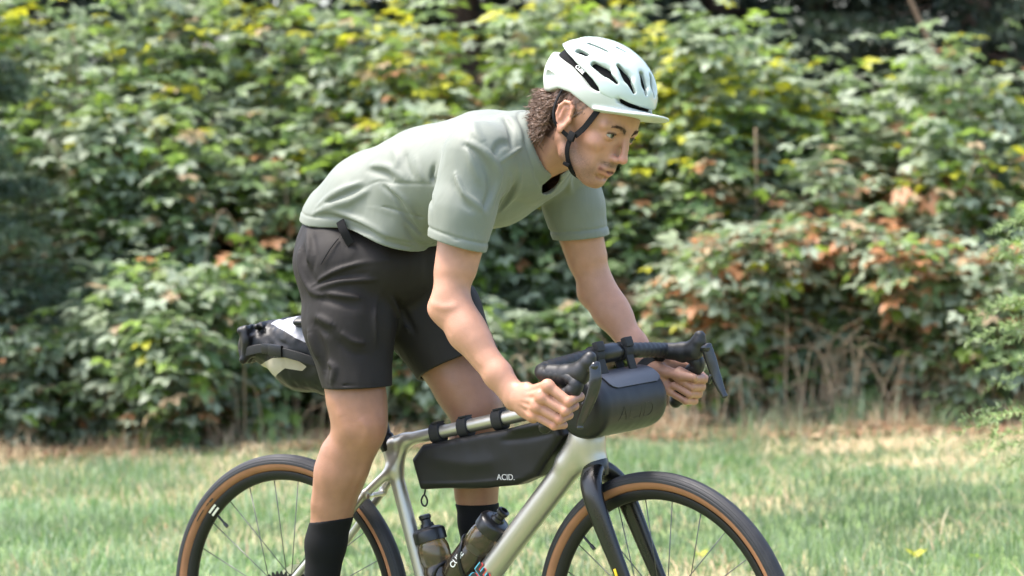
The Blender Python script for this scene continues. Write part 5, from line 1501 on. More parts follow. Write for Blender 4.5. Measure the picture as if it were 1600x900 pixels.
# wheels
def wheel(cx, st):
    tr = (lambda P: steer(P)) if st else (lambda P: v3(P))
    c = v3((cx, 0, RW))
    w = bpy.data.objects.new('wheel', None); w.empty_display_size = 0.05
    w.parent = bike; w.location = Vector(c) - bike.location
    COL.objects.link(w)
    def ring(prof, name, m, seg=160, closed=False):
        V = []
        for k in range(seg):
            t = 2 * PI * k / seg
            for (r_, y) in prof: V.append((cx + r_ * math.cos(t), y, RW + r_ * math.sin(t)))
        n = len(prof); F = []
        for k in range(seg):
            k2 = (k + 1) % seg
            for i in range(n if closed else n - 1):
                j = (i + 1) % n
                F.append((k * n + i, k * n + j, k2 * n + j, k2 * n + i))
        o = mesh(name, tr(np.array(V)), F, m, w)
        try: o.data.set_sharp_from_angle(angle=R(50))
        except Exception: pass
        return o
    rc, rm = 0.3245, 0.0205
    prof = []
    for a in np.linspace(-92, 92, 75):
        g = 0.0
        for ga in (-70, -48, -24, 24, 48, 70):
            if abs(a - ga) < 2.6: g = 0.0008
        prof.append((rc + (rm - g) * math.cos(R(a)), (rm - g) * math.sin(R(a))))
    ring(prof, 'tyre', tread_m)
    for s_ in (-1, 1):
        prof = [(rc + (rm - 0.0008) * math.cos(R(a)), s_ * (rm - 0.0008) * math.sin(R(a))) for a in np.linspace(90, 158, 14)]
        ring(prof if s_ > 0 else prof, 'sidewall', tan_m)
    prof = [(0.3065, -0.0105), (0.3062, -0.0125), (0.3040, -0.0130), (0.2960, -0.0122), (0.2875, -0.0085), (0.2848, -0.004), (0.2840, 0.0), (0.2848, 0.004), (0.2875, 0.0085), (0.2960, 0.0122), (0.3040, 0.0130), (0.3062, 0.0125), (0.3065, 0.0105)]
    rim = ring(prof, 'rim', rim_b_m)
    # hub
    hub = MB()
    hub.add(*lathe([(0.0001, -0.056), (0.009, -0.056), (0.010, -0.036), (0.026, -0.034), (0.027, -0.030), (0.016, -0.026), (0.013, 0), (0.016, 0.024), (0.026, 0.027), (0.027, 0.031), (0.012, 0.034), (0.010, 0.056), (0.0001, 0.056)], 28, c, (0, 1, 0)))
    hub.V = [tuple(p) for p in tr(np.array(hub.V))]
    hub.build('hub', blk_m, w)
    # brake rotor on the far side
    rt_ = MB(); rt_.add(*lathe([(0.058, 0.0), (0.080, 0.0), (0.080, 0.0018), (0.058, 0.0018), (0.058, 0.0)], 60, c + v3((0, 0.040, 0)), (0, 1, 0)))
    for k in range(6):
        t = k * PI / 3
        d = v3((math.cos(t), 0, math.sin(t))); d2 = v3((math.cos(t + 0.5), 0, math.sin(t + 0.5)))
        rt_.add(*tube([c + v3((0, 0.041, 0)) + d * 0.015, c + v3((0, 0.041, 0)) + d2 * 0.06], 0.002, 6))
    rt_.V = [tuple(p) for p in tr(np.array(rt_.V))]
    rt_.build('brake_rotor', silver_m, w)
    # spokes: 24, crossing, every one an object; two mirror meshes are shared
    protos = {}
    for k in range(24):
        side = -1 if k % 2 else 1
        t = 2 * PI * (k + 0.5) / 24
        off = R(62) * (1 if (k // 2) % 2 else -1)
        a = c + v3((0.026 * math.cos(t + off), 0.0295 * side, 0.026 * math.sin(t + off)))
        e = c + v3((0.2855 * math.cos(t), 0.002 * side, 0.2855 * math.sin(t)))
        Vs, Fs = tube(tr(np.array([a, a + (e - a) * 0.5, e])), 0.00115, 5)
        mesh('spoke', Vs, Fs, steel_m, w)
        Vs, Fs = tube(tr(np.array([e - (e - a) * 0.035, e])), 0.002, 6)
    # valve
    t = R(138)
    d = v3((math.cos(t), 0, math.sin(t)))
    vb = MB(); vb.add(*tube(tr(np.array([c + d * 0.285, c + d * 0.258])), 0.0028, 8)).add(*tube(tr(np.array([c + d * 0.258, c + d * 0.246])), 0.0042, 8))
    vb.build('valve', blk_m, w)
    return w, rim, tr, c
wr, rim_r, _, c_r = wheel(0.0, False)
wf, rim_f, trf, c_f = wheel(WB, True)
# reflective sticker on the rear rim, dark print on the rear sidewall
def band(t0, t1, r0, r1, y0, y1, n=8):
    V = []; F = []
    for k in range(n + 1):
        t = t0 + (t1 - t0) * k / n
        V.append(c_r + v3((r0 * math.cos(t), y0, r0 * math.sin(t)))); V.append(c_r + v3((r1 * math.cos(t), y1, r1 * math.sin(t))))
    for k in range(n): F.append((2 * k, 2 * k + 1, 2 * k + 3, 2 * k + 2))
    return V, F
mesh('sticker', *band(R(133.5), R(139), 0.3035, 0.2885, -0.0138, -0.0098), label_m, rim_r)
side_r = [o for o in wr.children if o.name.startswith('sidewall')][0]
for (t0, t1, r0, r1) in ((R(139.5), R(146), 0.3165, 0.3145), (R(132), R(134.5), 0.3165, 0.3120), (R(135), R(137), 0.3165, 0.3145)):
    mesh('print', *band(t0, t1, r0, r1, -0.0193, -0.0186), ink_m, side_r)
# cassette
cs = bpy.data.objects.new('cassette', None); cs.parent = bike; cs.location = Vector((0, -0.04, RW)) - bike.location; COL.objects.link(cs)
for k, (r_, y, n) in enumerate(((0.070, -0.030, 34), (0.060, -0.034, 30), (0.050, -0.038, 24), (0.041, -0.042, 20), (0.032, -0.046, 16), (0.025, -0.050, 12))):
    V = []; F = []
    m_ = n * 4
    for j in range(m_):
        t = 2 * PI * j / m_
        rr = r_ + (0.0035 if j % 4 in (1, 2) else -0.0035)
        for yy in (y - 0.0009, y + 0.0009):
            V.append((rr * math.cos(t), yy, RW + rr * math.sin(t)))
            V.append((r_ * 0.55 * math.cos(t), yy, RW + r_ * 0.55 * math.sin(t)))
    for j in range(m_):
        j2 = (j + 1) % m_
        a, b2 = j * 4, j2 * 4
        F += [(a, b2, b2 + 2, a + 2), (a, a + 1, b2 + 1, b2), (a + 2, b2 + 2, b2 + 3, a + 3), (a + 1, a + 3, b2 + 3, b2 + 1)]
    mesh('sprocket', V, F, blk_m, cs, False)

# drivetrain below the picture's edge
BBX = v3((0.440, 0, 0.285))
crk = R(-150)
def crank_dir(s_): a = crk if s_ < 0 else crk + PI; return v3((math.cos(a), 0, math.sin(a)))
b = MB()
m_ = 40 * 4; V = []; F = []
for j in range(m_):
    t = 2 * PI * j / m_; rr = 0.082 + (0.0035 if j % 4 in (1, 2) else -0.003)
    for yy in (-0.0465, -0.0445):
        V.append(BBX + v3((rr * math.cos(t), yy, rr * math.sin(t)))); V.append(BBX + v3((0.064 * math.cos(t), yy, 0.064 * math.sin(t))))
for j in range(m_):
    j2 = (j + 1) % m_; a, b2 = j * 4, j2 * 4
    F += [(a, b2, b2 + 2, a + 2), (a, a + 1, b2 + 1, b2), (a + 2, b2 + 2, b2 + 3, a + 3), (a + 1, a + 3, b2 + 3, b2 + 1)]
b.add(V, F)
for k in range(4):
    t = k * PI / 2 + 0.4
    b.add(*tube([BBX + v3((0, -0.046, 0)), BBX + v3((0.068 * math.cos(t), -0.046, 0.068 * math.sin(t)))], [(0.010, 0.003), (0.007, 0.003)], 10))
b.build('chainring', blk_m, bike)
for s_ in (-1, 1):
    d = crank_dir(s_); y = 0.062 * s_
    b = MB(); b.add(*round_tube([BBX + v3((0, y, 0)), BBX + d * 0.09 + v3((0, y * 1.08, 0)), BBX + d * 0.172 + v3((0, y * 1.15, 0))], [(0.016, 0.009), (0.012, 0.008), (0.012, 0.008)], 14, np.cross(d, [0, 1, 0])))
    cr = b.build('crank_arm', blk_m, bike)
    pc = BBX + d * 0.172 + v3((0, 0.125 * s_, 0))
    b = MB(); b.add(*tube([pc - v3((0, 0.052 * s_, 0)), pc], 0.007, 12)).add(*boxm(pc, (1, 0, 0), (0, 1, 0), (0, 0, 1), 0.042, 0.030, 0.010, 0.006))
    b.build('pedal', blk_m, bike)
# one closed chain: over the ring, along the top run, round a sprocket and back
ang = np.linspace(R(-80), R(80), 16)
loop = [BBX + v3((0.083 * math.cos(t), -0.0455, 0.083 * math.sin(t))) for t in ang]
loop += [v3((0.0, -0.042, RW)) + v3((0.042 * math.cos(t), 0, 0.042 * math.sin(t))) for t in np.linspace(R(95), R(265), 14)]
loop += [v3((0.05, -0.045, 0.185)), v3((0.06, -0.0455, 0.183))]
loop = np.array(loop + [loop[0]])
sl2 = np.concatenate([[0], np.cumsum(np.linalg.norm(np.diff(loop, axis=0), axis=1))]); nn = int(sl2[-1] / 0.0063); ss = np.linspace(0, sl2[-1], nn, endpoint=False)
P = np.stack([np.interp(ss, sl2, loop[:, k]) for k in range(3)], 1)
b = MB(); b.add(*tube(P, [(0.0042, 0.0032) if k % 2 else (0.0030, 0.0026) for k in range(nn)], 8, (0, 0.2, 1), True, True, 3))
b.build('chain', steel_m, bike)
b = MB(); b.add(*round_tube([(0.0, -0.062, 0.315), (-0.01, -0.060, 0.275), (0.035, -0.052, 0.235), (0.045, -0.050, 0.19)], [0.011, 0.014, 0.010, 0.010], 12))
for q in ((0.0, -0.046, 0.262), (0.045, -0.046, 0.19)): b.add(*lathe([(0.0001, -0.003), (0.019, -0.003), (0.019, 0.003), (0.0001, 0.003)], 20, q, (0, 1, 0)))
b.build('rear_derailleur', blk_m, bike)

# seat post and saddle
sd = nrm(v3((0.300, 0, 0.722)) - v3((0.424, 0, 0.300)))
b = MB(); b.add(*tube([v3((0.300, 0, 0.722)), v3((0.300, 0, 0.722)) + sd * 0.262], 0.0136, 18)); b.build('seat_post', blk_m, bike)
Z_ = Field((0.03, -0.10, 0.93), (0.37, 0.10, 1.06), 0.003)
Z_.cap((0.315, 0, 0.995), (0.20, 0, 0.998), (0.016, 0.020), (0.020, 0.032), k=0.02)
Z_.cap((0.20, 0, 0.998), (0.09, 0, 1.004), (0.020, 0.034), (0.018, 0.068), k=0.02)
V, Q = Z_.mesh()
sad = mesh('saddle', smooth_mesh(V, Q, 2), Q, hood_m, bike)
b = MB()
for s_ in (-1, 1):
    b.add(*tube(catmull([(0.30, 0.012 * s_, 0.985), (0.25, 0.022 * s_, 0.968), (0.17, 0.022 * s_, 0.966), (0.10, 0.030 * s_, 0.985)], 5), 0.0036, 8))
b.add(*boxm((0.226, 0, 0.970), (1, 0, 0), (0, 1, 0), (0, 0, 1), 0.018, 0.026, 0.009, 0.004))
b.build('saddle_rail', silver_m, sad)

# stem, spacers, bar, tape, levers
top = A0 + 0.548 * U_
b = MB()
b.add(*tube([top, top + U_ * 0.030], 0.0185, 22)); b.add(*tube([top + U_ * 0.006, top + U_ * 0.010], 0.0195, 22))
b.build('headset_spacer', blk_m, bike)
CLAMP = v3((0.898, -0.002, 0.940))
st0 = top + U_ * 0.048
b = MB()
b.add(*round_tube([st0 - U_ * 0.020, st0 + U_ * 0.020], 0.0195, 20))
b.add(*round_tube([st0, lerp(st0, CLAMP, 0.9)], [(0.0165, 0.0165), (0.0155, 0.017)], 18))
lat = steer(v3((0.9, 1, 0.9))) - steer(v3((0.9, 0, 0.9)))
b.add(*round_tube([CLAMP - lat * 0.021, CLAMP + lat * 0.021], 0.0215, 20))
b.build('stem', blk_m, bike)
barc = MB()
barc.add(*tube([CLAMP - lat * 0.075, CLAMP + lat * 0.075], 0.0152, 18))
hbar = barc.build('handlebar', blk_m, bike)
near_bar = [CLAMP - lat * 0.055, (0.884, -0.12, 0.931), (0.866, -0.175, 0.923), (0.862, -0.205, 0.916), (0.880, -0.220, 0.911), (0.915, -0.226, 0.908), (0.948, -0.232, 0.902), (0.9635, -0.237, 0.890), (0.958, -0.240, 0.8805), (0.944, -0.240, 0.880 - 0.0), (0.930, -0.240, 0.860), (0.916, -0.240, 0.840), (0.902, -0.240, 0.819), (0.889, -0.240, 0.802)]
near_bar = [CLAMP - lat * 0.055, (0.886, -0.12, 0.931), (0.868, -0.178, 0.922), (0.862, -0.206, 0.915), (0.880, -0.221, 0.911), (0.918, -0.226, 0.909), (0.950, -0.232, 0.904), (0.966, -0.236, 0.892), (0.958, -0.239, 0.878), (0.944, -0.240, 0.8795), (0.930, -0.240, 0.860), (0.916, -0.240, 0.840), (0.902, -0.240, 0.819), (0.889, -0.240, 0.802)]
del near_bar[9]
far_bar = [CLAMP + lat * 0.055, (0.915, 0.10, 0.940), (0.921, 0.155, 0.937), (0.926, 0.190, 0.934), (0.942, 0.203, 0.931), (0.966, 0.207, 0.928), (0.990, 0.212, 0.916), (0.996, 0.217, 0.900), (0.984, 0.221, 0.890), (0.972, 0.222, 0.882), (0.964, 0.223, 0.866), (0.955, 0.224, 0.850), (0.944, 0.225, 0.834), (0.932, 0.226, 0.818)]
def wrap_r(n, r0, per):
    return [r0 + 0.0004 * math.sin(2 * PI * k / per) for k in range(n)]
for pts in (near_bar, far_bar):
    P = catmull(pts, 14)
    sl2 = np.concatenate([[0], np.cumsum(np.linalg.norm(np.diff(P, axis=0), axis=1))]); ss = np.arange(0, sl2[-1], 0.0028)
    P = np.stack([np.interp(ss, sl2, P[:, k]) for k in range(3)], 1)
    for _ in range(6): P[1:-1] = P[1:-1] * 0.5 + 0.25 * (P[:-2] + P[2:])
    b = MB(); b.add(*tube(P, wrap_r(len(P), 0.0168, 6.0), 18)); tp = b.build('bar_tape', tape_m, hbar)
    b = MB(); b.add(*round_tube([P[-1], P[-1] + nrm(P[-1] - P[-3]) * 0.004], 0.0145, 16)); b.build('bar_plug', blk_m, hbar)
def lever(side, hood, horn, piv, blade, bw):
    h = Field(v3(hood).min(0) - 0.05, np.maximum(v3(hood).max(0), v3(horn).max(0)) + 0.05, 0.002)
    for i in range(len(hood) - 1):
        h.cap(hood[i], hood[i + 1], bw[i], bw[i + 1], k=0.008)
    h.cap(hood[-1], horn[0], (0.0175, 0.0165), (0.0165, 0.0150), (1, 0, 0), k=0.014)
    h.cap(horn[0], horn[1], (0.0165, 0.0150), (0.0130, 0.0115), (1, 0, 0), k=0.006)
    V, Q = h.mesh()
    lv = mesh('brake_lever', smooth_mesh(V, Q, 2), Q, hood_m, bike)
    br_ = MB(); br_.add(*round_tube([lerp(hood[-1], horn[0], 0.35) + v3((0.008, 0, 0)), v3(blade[0]) + v3((0.001, 0, -0.006))], [(0.012, 0.011), (0.0105, 0.0085)], 14)); br_.build('bracket', gloss_m, lv)
    P = catmull(blade, 8); n = len(P)
    rr = []
    for k in range(n):
        t = k / (n - 1)
        rr.append((np.interp(t, [0, 0.25, 0.6, 0.9, 1], [0.0120, 0.0128, 0.0108, 0.0068, 0.0074]), 0.0040))
    b = MB(); b.add(*round_tube(P, rr, 16, (0.83, 0.557, 0.1), 2.4)); b.build('blade', gloss_m, lv)
    m0 = P[int(n * 0.55)]
    b = MB(); b.add(*round_tube([m0 + v3((-0.012, -0.004 * side, 0.006)), m0 + v3((-0.016, -0.006 * side, -0.010))], [(0.0045, 0.007), (0.003, 0.006)], 10)); b.build('shift_paddle', gloss_m, lv)
lever(-1, [(0.893, -0.222, 0.911), (0.935, -0.226, 0.907), (0.972, -0.229, 0.914)], [(0.992, -0.229, 0.938), (0.9975, -0.229, 0.949)], None,
      [(1.008, -0.232, 0.936), (1.013, -0.236, 0.905), (1.006, -0.239, 0.872), (0.990, -0.241, 0.838), (0.978, -0.243, 0.812), (0.977, -0.244, 0.802)], [(0.0215, 0.0175), (0.0245, 0.018), (0.0245, 0.018)])
lever(1, [(0.932, 0.197, 0.932), (0.965, 0.204, 0.929), (0.993, 0.206, 0.932)], [(1.006, 0.205, 0.953), (1.010, 0.205, 0.9655)], None,
      [(1.024, 0.206, 0.945), (1.034, 0.209, 0.912), (1.043, 0.212, 0.880), (1.054, 0.214, 0.850), (1.063, 0.216, 0.832)], [(0.0185, 0.0165), (0.0215, 0.0170), (0.0225, 0.0170)])
# ------------------------------------------------------------------ bags, bottles, watch
bag_m = mat('black_coated_fabric', (0.0055, 0.0055, 0.0058), rough=0.46, spec=0.28, noise=(18, 0.10, 4), bump=(700, 0.10, 0.0005), rvar=0.05)
bag2_m = mat('anthracite_tarpaulin', (0.0075, 0.008, 0.0095), rough=0.42, spec=0.35, noise=(14, 0.08, 4), bump=(500, 0.10, 0.0005), rvar=0.05)
flap_m = mat('grey_flap', (0.045, 0.047, 0.055), rough=0.46, spec=0.45, noise=(16, 0.05, 3), bump=(700, 0.10, 0.0005))
webb_m = mat('black_strap', (0.0055, 0.0055, 0.006), rough=0.75, bump=(600, 0.4, 0.001))
refl_m = mat('beige_reflective', (0.42, 0.37, 0.29), rough=0.45, noise=(40, 0.06, 3))
silv_m = mat('silver_grey_panel', (0.34, 0.34, 0.37), rough=0.35, spec=0.6, noise=(14, 0.06, 3))
printg_m = mat('grey_print', (0.36, 0.36, 0.36), rough=0.5)
emb_m = mat('embossed_print', (0.0055, 0.0058, 0.007), rough=0.30)

def polysd(X, Y, pts):
    """signed distance to a polygon in two coordinates"""
    pts = v3(pts); n = len(pts)
    d = np.full(np.broadcast(X, Y).shape, 1e9); s_ = np.ones_like(d)
    j = n - 1
    for i in range(n):
        e = pts[j] - pts[i]; wx = X - pts[i][0]; wy = Y - pts[i][1]
        t = np.clip((wx * e[0] + wy * e[1]) / (e @ e), 0, 1)
        d = np.minimum(d, (wx - e[0] * t) ** 2 + (wy - e[1] * t) ** 2)
        c1 = Y >= pts[i][1]; c2 = Y < pts[j][1]; c3 = e[0] * wy > e[1] * wx
        fl = (c1 & c2 & c3) | (~c1 & ~c2 & ~c3)
        s_ = np.where(fl, -s_, s_); j = i
    return s_ * np.sqrt(d)

# frame bag
fb = thing('frame_bag', (0.58, 0, 0.64), 'black wedge shaped frame bag strapped under the silver top tube', 'bag')
FP = [(0.386, 0.694), (0.416, 0.727), (0.470, 0.738), (0.660, 0.775), (0.772, 0.798), (0.796, 0.760), (0.722, 0.668), (0.668, 0.646), (0.590, 0.636), (0.408, 0.627)]
FBf = Field((0.36, -0.06, 0.60), (0.83, 0.06, 0.83), 0.0024)
X, Y, Z = [(FBf.lo[d] + FBf.h * np.arange(FBf.n[d])) for d in range(3)]
d2 = polysd(X[:, None], Z[None, :], FP)
d2 = smax(d2[:, None, :], (np.abs(Y) - 0.034)[None, :, None] + 0 * d2[:, None, :] + 0.004 * np.exp(-((X[:, None, None] - 0.6) / 0.2) ** 2) * 0, 0.016)
FBf.a = d2.astype(np.float32)
warp(FBf, [([(0.66, -0.034, 0.768), (0.71, -0.036, 0.778), (0.775, -0.034, 0.79)], 0.005, 0.012), ([(0.64, -0.034, 0.745), (0.70, -0.036, 0.752), (0.77, -0.034, 0.765)], -0.003, 0.008),
           ([(0.40, -0.034, 0.640), (0.55, -0.034, 0.648), (0.70, -0.034, 0.665)], 0.0012, 0.004), ([(0.44, -0.034, 0.70), (0.55, -0.034, 0.69), (0.62, -0.034, 0.70)], 0.0022, 0.03)], 0.0012, 14, 4)
V, Q = FBf.mesh()
fbody = mesh('bag_body', smooth_mesh(V, Q, 2), Q, bag_m, fb)
tt = nrm(v3((0.815, 0, 0.831)) - v3((0.322, 0, 0.729))); tup = nrm(np.cross(tt, [0, -1, 0])); tup = tup if tup[2] > 0 else -tup
for c in ((0.441, 0.757), (0.517, 0.7725), (0.611, 0.792)):
    c = v3((c[0], 0, c[1])) - tup * 0.004
    b = MB()
    P = [c + tt * (-0.0135), c + tt * (-0.012), c + tt * 0.012, c + tt * 0.0135]
    b.add(*tube(P, [(0.0215, 0.0200), (0.0235, 0.0215), (0.0235, 0.0215), (0.0215, 0.0200)], 22, tup, True, False, 2.3))
    b.add(*boxm(c + tup * 0.0235 + tt * 0.003, tt, (0, 1, 0), tup, 0.010, 0.014, 0.002, 0.001))
    b.build('strap', webb_m, fb)
text_mesh('print', 'ACID.', printg_m, fb, (0.647, -0.0362, 0.664), (1, 0, 0.03), (-0.03, 0, 1), 0.0185, 0.0005, 0.0)
b = MB()
b.add(*tube(catmull([(0.412, -0.012, 0.634), (0.410, -0.014, 0.618), (0.408, -0.014, 0.611)], 4), 0.0022, 7))
cx_, cz_ = 0.408, 0.600
b.add(*tube([(cx_ + 0.0085 * math.sin(t) * (1 - 0.35 * max(0, math.cos(t))), -0.014, cz_ + 0.0125 * math.cos(t)) for t in np.linspace(0, 2 * PI, 20, endpoint=False)], 0.0022, 7, None, False, True))
b.build('zip_pull', webb_m, fb)

# handlebar bag
lat_n = nrm(lat)
BC = v3((0.907, 0, 0.833))
bag = thing('handlebar_bag', BC, 'anthracite roll shaped handlebar bag with a grey flap slung under the bar', 'bag')
fwd = nrm(N_ - (N_ @ lat_n) * lat_n); upw = np.cross(fwd, lat_n); upw = upw if upw[2] > 0 else -upw
HB = Field((0.80, -0.17, 0.73), (1.02, 0.18, 0.93), 0.0024)
HB.cap(BC - lat_n * 0.090, BC + lat_n * 0.092, 0.0660, k=0.002)
X, Y, Z = [(HB.lo[d] + HB.h * np.arange(HB.n[d])) for d in range(3)]
GX, GY, GZ = X[:, None, None], Y[None, :, None], Z[None, None, :]
t_ = (GX - BC[0]) * lat_n[0] + (GY - BC[1]) * lat_n[1] + (GZ - BC[2]) * lat_n[2]
rx = np.sqrt(np.maximum((GX - BC[0] - t_ * lat_n[0]) ** 2 + (GY - BC[1] - t_ * lat_n[1]) ** 2 + (GZ - BC[2] - t_ * lat_n[2]) ** 2, 0))
HB.a = smax(rx - 0.0675, np.abs(t_ - 0.001) - 0.121, 0.030).astype(np.float32)
warp(HB, [], 0.0011, 13, 6)
V, Q = HB.mesh()
hb_body = mesh('bag_body', smooth_mesh(V, Q, 2), Q, bag2_m, bag)
def sheet(a0, a1, l0, l1, r0, rc, na=20, nl=26, corner=0.02):
    """curved flap on the roll: angle a0..a1 from the front upwards, lateral l0..l1, rounded front corners"""
    V = []; F = []
    for th in (r0, r0 - 0.002):
        for i in range(na + 1):
            for j in range(nl + 1):
                u, w = i / na, j / nl
                arc = (1 - u) * 0 + u * (a1 - a0) * rc
                ins = 0.0
                if arc < corner: ins = corner - math.sqrt(max(0, corner ** 2 - (corner - arc) ** 2))
                l = l0 + ins + (l1 - l0 - 2 * ins) * w
                a = a0 + (a1 - a0) * u
                V.append(BC + lat_n * l + (fwd * math.cos(a) + upw * math.sin(a)) * th)
    n = (na + 1) * (nl + 1)
    for i in range(na):
        for j in range(nl):
            k = i * (nl + 1) + j
            F.append((k, k + 1, k + nl + 2, k + nl + 1)); F.append((n + k, n + k + nl + 1, n + k + nl + 2, n + k + 1))
    ed = [(0, j) for j in range(nl + 1)] + [(i, nl) for i in range(1, na + 1)] + [(na, j) for j in range(nl - 1, -1, -1)] + [(i, 0) for i in range(na - 1, 0, -1)]
    ix = [i * (nl + 1) + j for i, j in ed]
    for k in range(len(ix)):
        a, b2 = ix[k], ix[(k + 1) % len(ix)]
        F.append((a, a + n, b2 + n, b2))
    return V, F
o = mesh('flap', *sheet(R(16), R(112), -0.072, 0.106, 0.0712, 0.0712), flap_m, bag)
o.data.set_sharp_from_angle(angle=R(50))
for l_ in (-0.045, 0.055):      # straps up to the bar
    b = MB()
    c = CLAMP + lat_n * l_
    b.add(*tube([c - lat_n * 0.013, c - lat_n * 0.0115, c + lat_n * 0.0115, c + lat_n * 0.013], [(0.0185, 0.0185), (0.0205, 0.0205), (0.0205, 0.0205), (0.0185, 0.0185)], 20))
    b.add(*boxm(c + upw * 0.014 + fwd * 0.018, lat_n, fwd, upw, 0.013, 0.007, 0.011, 0.003))
    b.add(*boxm(c - upw * 0.020 + fwd * 0.012, lat_n, fwd, upw, 0.0115, 0.003, 0.030, 0.001))
    b.add(*boxm(c - upw * 0.030 - fwd * 0.020, lat_n, fwd, upw, 0.0115, 0.003, 0.028, 0.001))
    b.build('strap', webb_m, bag)
# raised word on the front of the roll
cu = bpy.data.curves.new('emboss', 'FONT'); cu.body = 'ACID'; cu.size = 0.052; cu.align_x = 'CENTER'; cu.align_y = 'CENTER'; cu.extrude = 0.0008; cu.offset = -0.002
to = bpy.data.objects.new('emboss', cu); COL.objects.link(to)
me = bpy.data.meshes.new_from_object(to.evaluated_get(bpy.context.evaluated_depsgraph_get()))
bpy.data.objects.remove(to)
bm = bmesh.new(); bm.from_mesh(me); bmesh.ops.subdivide_edges(bm, edges=[e for e in bm.edges if e.calc_length() > 0.008], cuts=4); 
V = []
for v in bm.verts:
    a = R(-34) + v.co.y / 0.0675
    V.append(BC + lat_n * (-0.002 + v.co.x) + (fwd * math.cos(a) + upw * math.sin(a)) * (0.0679 + v.co.z * 0.5))
F = [tuple(v.index for v in f.verts) for f in bm.faces]; bm.free(); bpy.data.meshes.remove(me)
mesh('print', V, F, emb_m, hb_body, False)

# saddle bag
sbg = thing('saddle_bag', (0.03, 0, 0.86), 'black roll top saddle bag with a beige reflective patch hanging behind the seat', 'bag')
SB = Field((-0.17, -0.13, 0.78), (0.24, 0.13, 1.06), 0.0024)
SB.cap((-0.010, 0, 0.944), (0.060, 0, 0.930), (0.058, 0.066), (0.086, 0.073), k=0.02)
SB.cap((0.060, 0, 0.930), (0.165, 0, 0.880), (0.086, 0.073), (0.058, 0.046), k=0.02)
SB.cap((-0.012, 0, 0.948), (-0.048, 0, 0.950), (0.054, 0.066), (0.040, 0.076), k=0.014)
SB.cap((-0.056, -0.074, 0.950), (-0.060, 0.078, 0.955), (0.0125, 0.043), None, (1, 0, 0), k=0.006)
SB.cap((-0.040, -0.078, 0.962), (-0.040, 0.070, 0.962), (0.010, 0.036), None, (1, 0, 0.15), k=0.006)
SB.cap((-0.058, -0.080, 0.984), (-0.030, -0.060, 0.962), 0.011, 0.010, k=0.010)
SB.cap((-0.052, -0.082, 0.918), (-0.030, -0.066, 0.940), 0.010, 0.010, k=0.010)
SB.cap((-0.052, -0.074, 0.986), (-0.046, 0.074, 0.990), 0.0085, k=0.006)
SB.cap((-0.024, -0.066, 0.992), (-0.026, 0.066, 0.998), 0.0085, 0.010, k=0.006)
warp(SB, [([(-0.050, -0.076, 0.992), (-0.042, -0.086, 0.955), (-0.052, -0.078, 0.915)], 0.007, 0.008), ([(-0.028, -0.075, 0.995), (-0.016, -0.080, 0.955), (-0.024, -0.072, 0.915)], -0.008, 0.008),
          ([(-0.020, -0.05, 1.003), (0.01, -0.07, 0.980), (0.06, -0.078, 0.960)], 0.006, 0.007), ([(0.000, -0.06, 0.99), (0.04, -0.075, 0.965), (0.08, -0.078, 0.950)], -0.005, 0.008),
          ([(-0.066, -0.08, 0.980), (-0.062, -0.090, 0.945), (-0.055, -0.08, 0.905)], -0.006, 0.007), ([(-0.037, 0.0, 0.998), (-0.038, -0.04, 0.996), (-0.034, -0.078, 0.975)], -0.008, 0.007)], 0.003, 24, 11)
V, Q = SB.mesh()
V = smooth_mesh(V, Q, 2)
pa = polysd(V[:, 0], V[:, 2], [(-0.032, 0.902), (0.030, 0.922), (0.088, 0.924), (0.116, 0.902), (0.104, 0.892), (0.062, 0.898), (0.020, 0.876), (-0.018, 0.886)])
pa = np.maximum(pa, V[:, 1] + 0.02)
pb = polysd(V[:, 0], V[:, 2], [(-0.010, 1.05), (-0.006, 0.998), (0.06, 0.984), (0.125, 0.952), (0.18, 0.94), (0.18, 1.05)])
bagp_m = mat('panelled_bag_fabric', (0.0055, 0.0055, 0.0058), rough=0.44, spec=0.3, noise=(18, 0.10, 4), bump=(700, 0.10, 0.0005))
def panel_nodes(m):
    nt = m.node_tree; bs = nt.nodes['Principled BSDF']; src = bs.inputs['Base Color'].links[0].from_socket
    at = nt.nodes.new('ShaderNodeAttribute'); at.attribute_name = 'panel'
    sp_ = nt.nodes.new('ShaderNodeSeparateColor'); nt.links.new(at.outputs['Color'], sp_.inputs[0])
    for ch, col in ((0, (0.34, 0.30, 0.235, 1)), (1, (0.30, 0.30, 0.33, 1))):
        lt = nt.nodes.new('ShaderNodeMath'); lt.operation = 'LESS_THAN'; lt.inputs[1].default_value = 0.5
        mx = nt.nodes.new('ShaderNodeMix'); mx.data_type = 'RGBA'; mx.inputs[7].default_value = col
        nt.links.new(sp_.outputs[ch], lt.inputs[0]); nt.links.new(lt.outputs[0], mx.inputs[0]); nt.links.new(src, mx.inputs[6]); src = mx.outputs[2]
    nt.links.new(src, bs.inputs['Base Color'])
panel_nodes(bagp_m)
sbo = mesh('bag_body', V, Q, bagp_m, sbg)
set_color(sbo, 'panel', np.stack([0.5 + pa * 8, 0.5 + pb * 8, 0 * pa], 1))
b = MB()
P = catmull([(-0.062, -0.082, 0.930), (-0.030, -0.086, 0.938), (0.010, -0.086, 0.944), (0.060, -0.0865, 0.938), (0.115, -0.078, 0.925), (0.165, -0.055, 0.905)], 5)
b.add(*tube(P, [(0.0105, 0.0022)] * len(P), 10, (0, 0, 1), True, False, 4)); b.build('strap', webb_m, sbg)
b = MB(); b.add(*boxm((0.050, -0.087, 0.940), (1, 0, -0.1), (0, 1, 0), (0, 0, 1), 0.020, 0.006, 0.014, 0.004)); b.add(*boxm((0.022, -0.087, 0.944), (1, 0, -0.1), (0, 1, 0), (0, 0, 1), 0.012, 0.005, 0.012, 0.003))
b.build('buckle', blk_m, sbg)

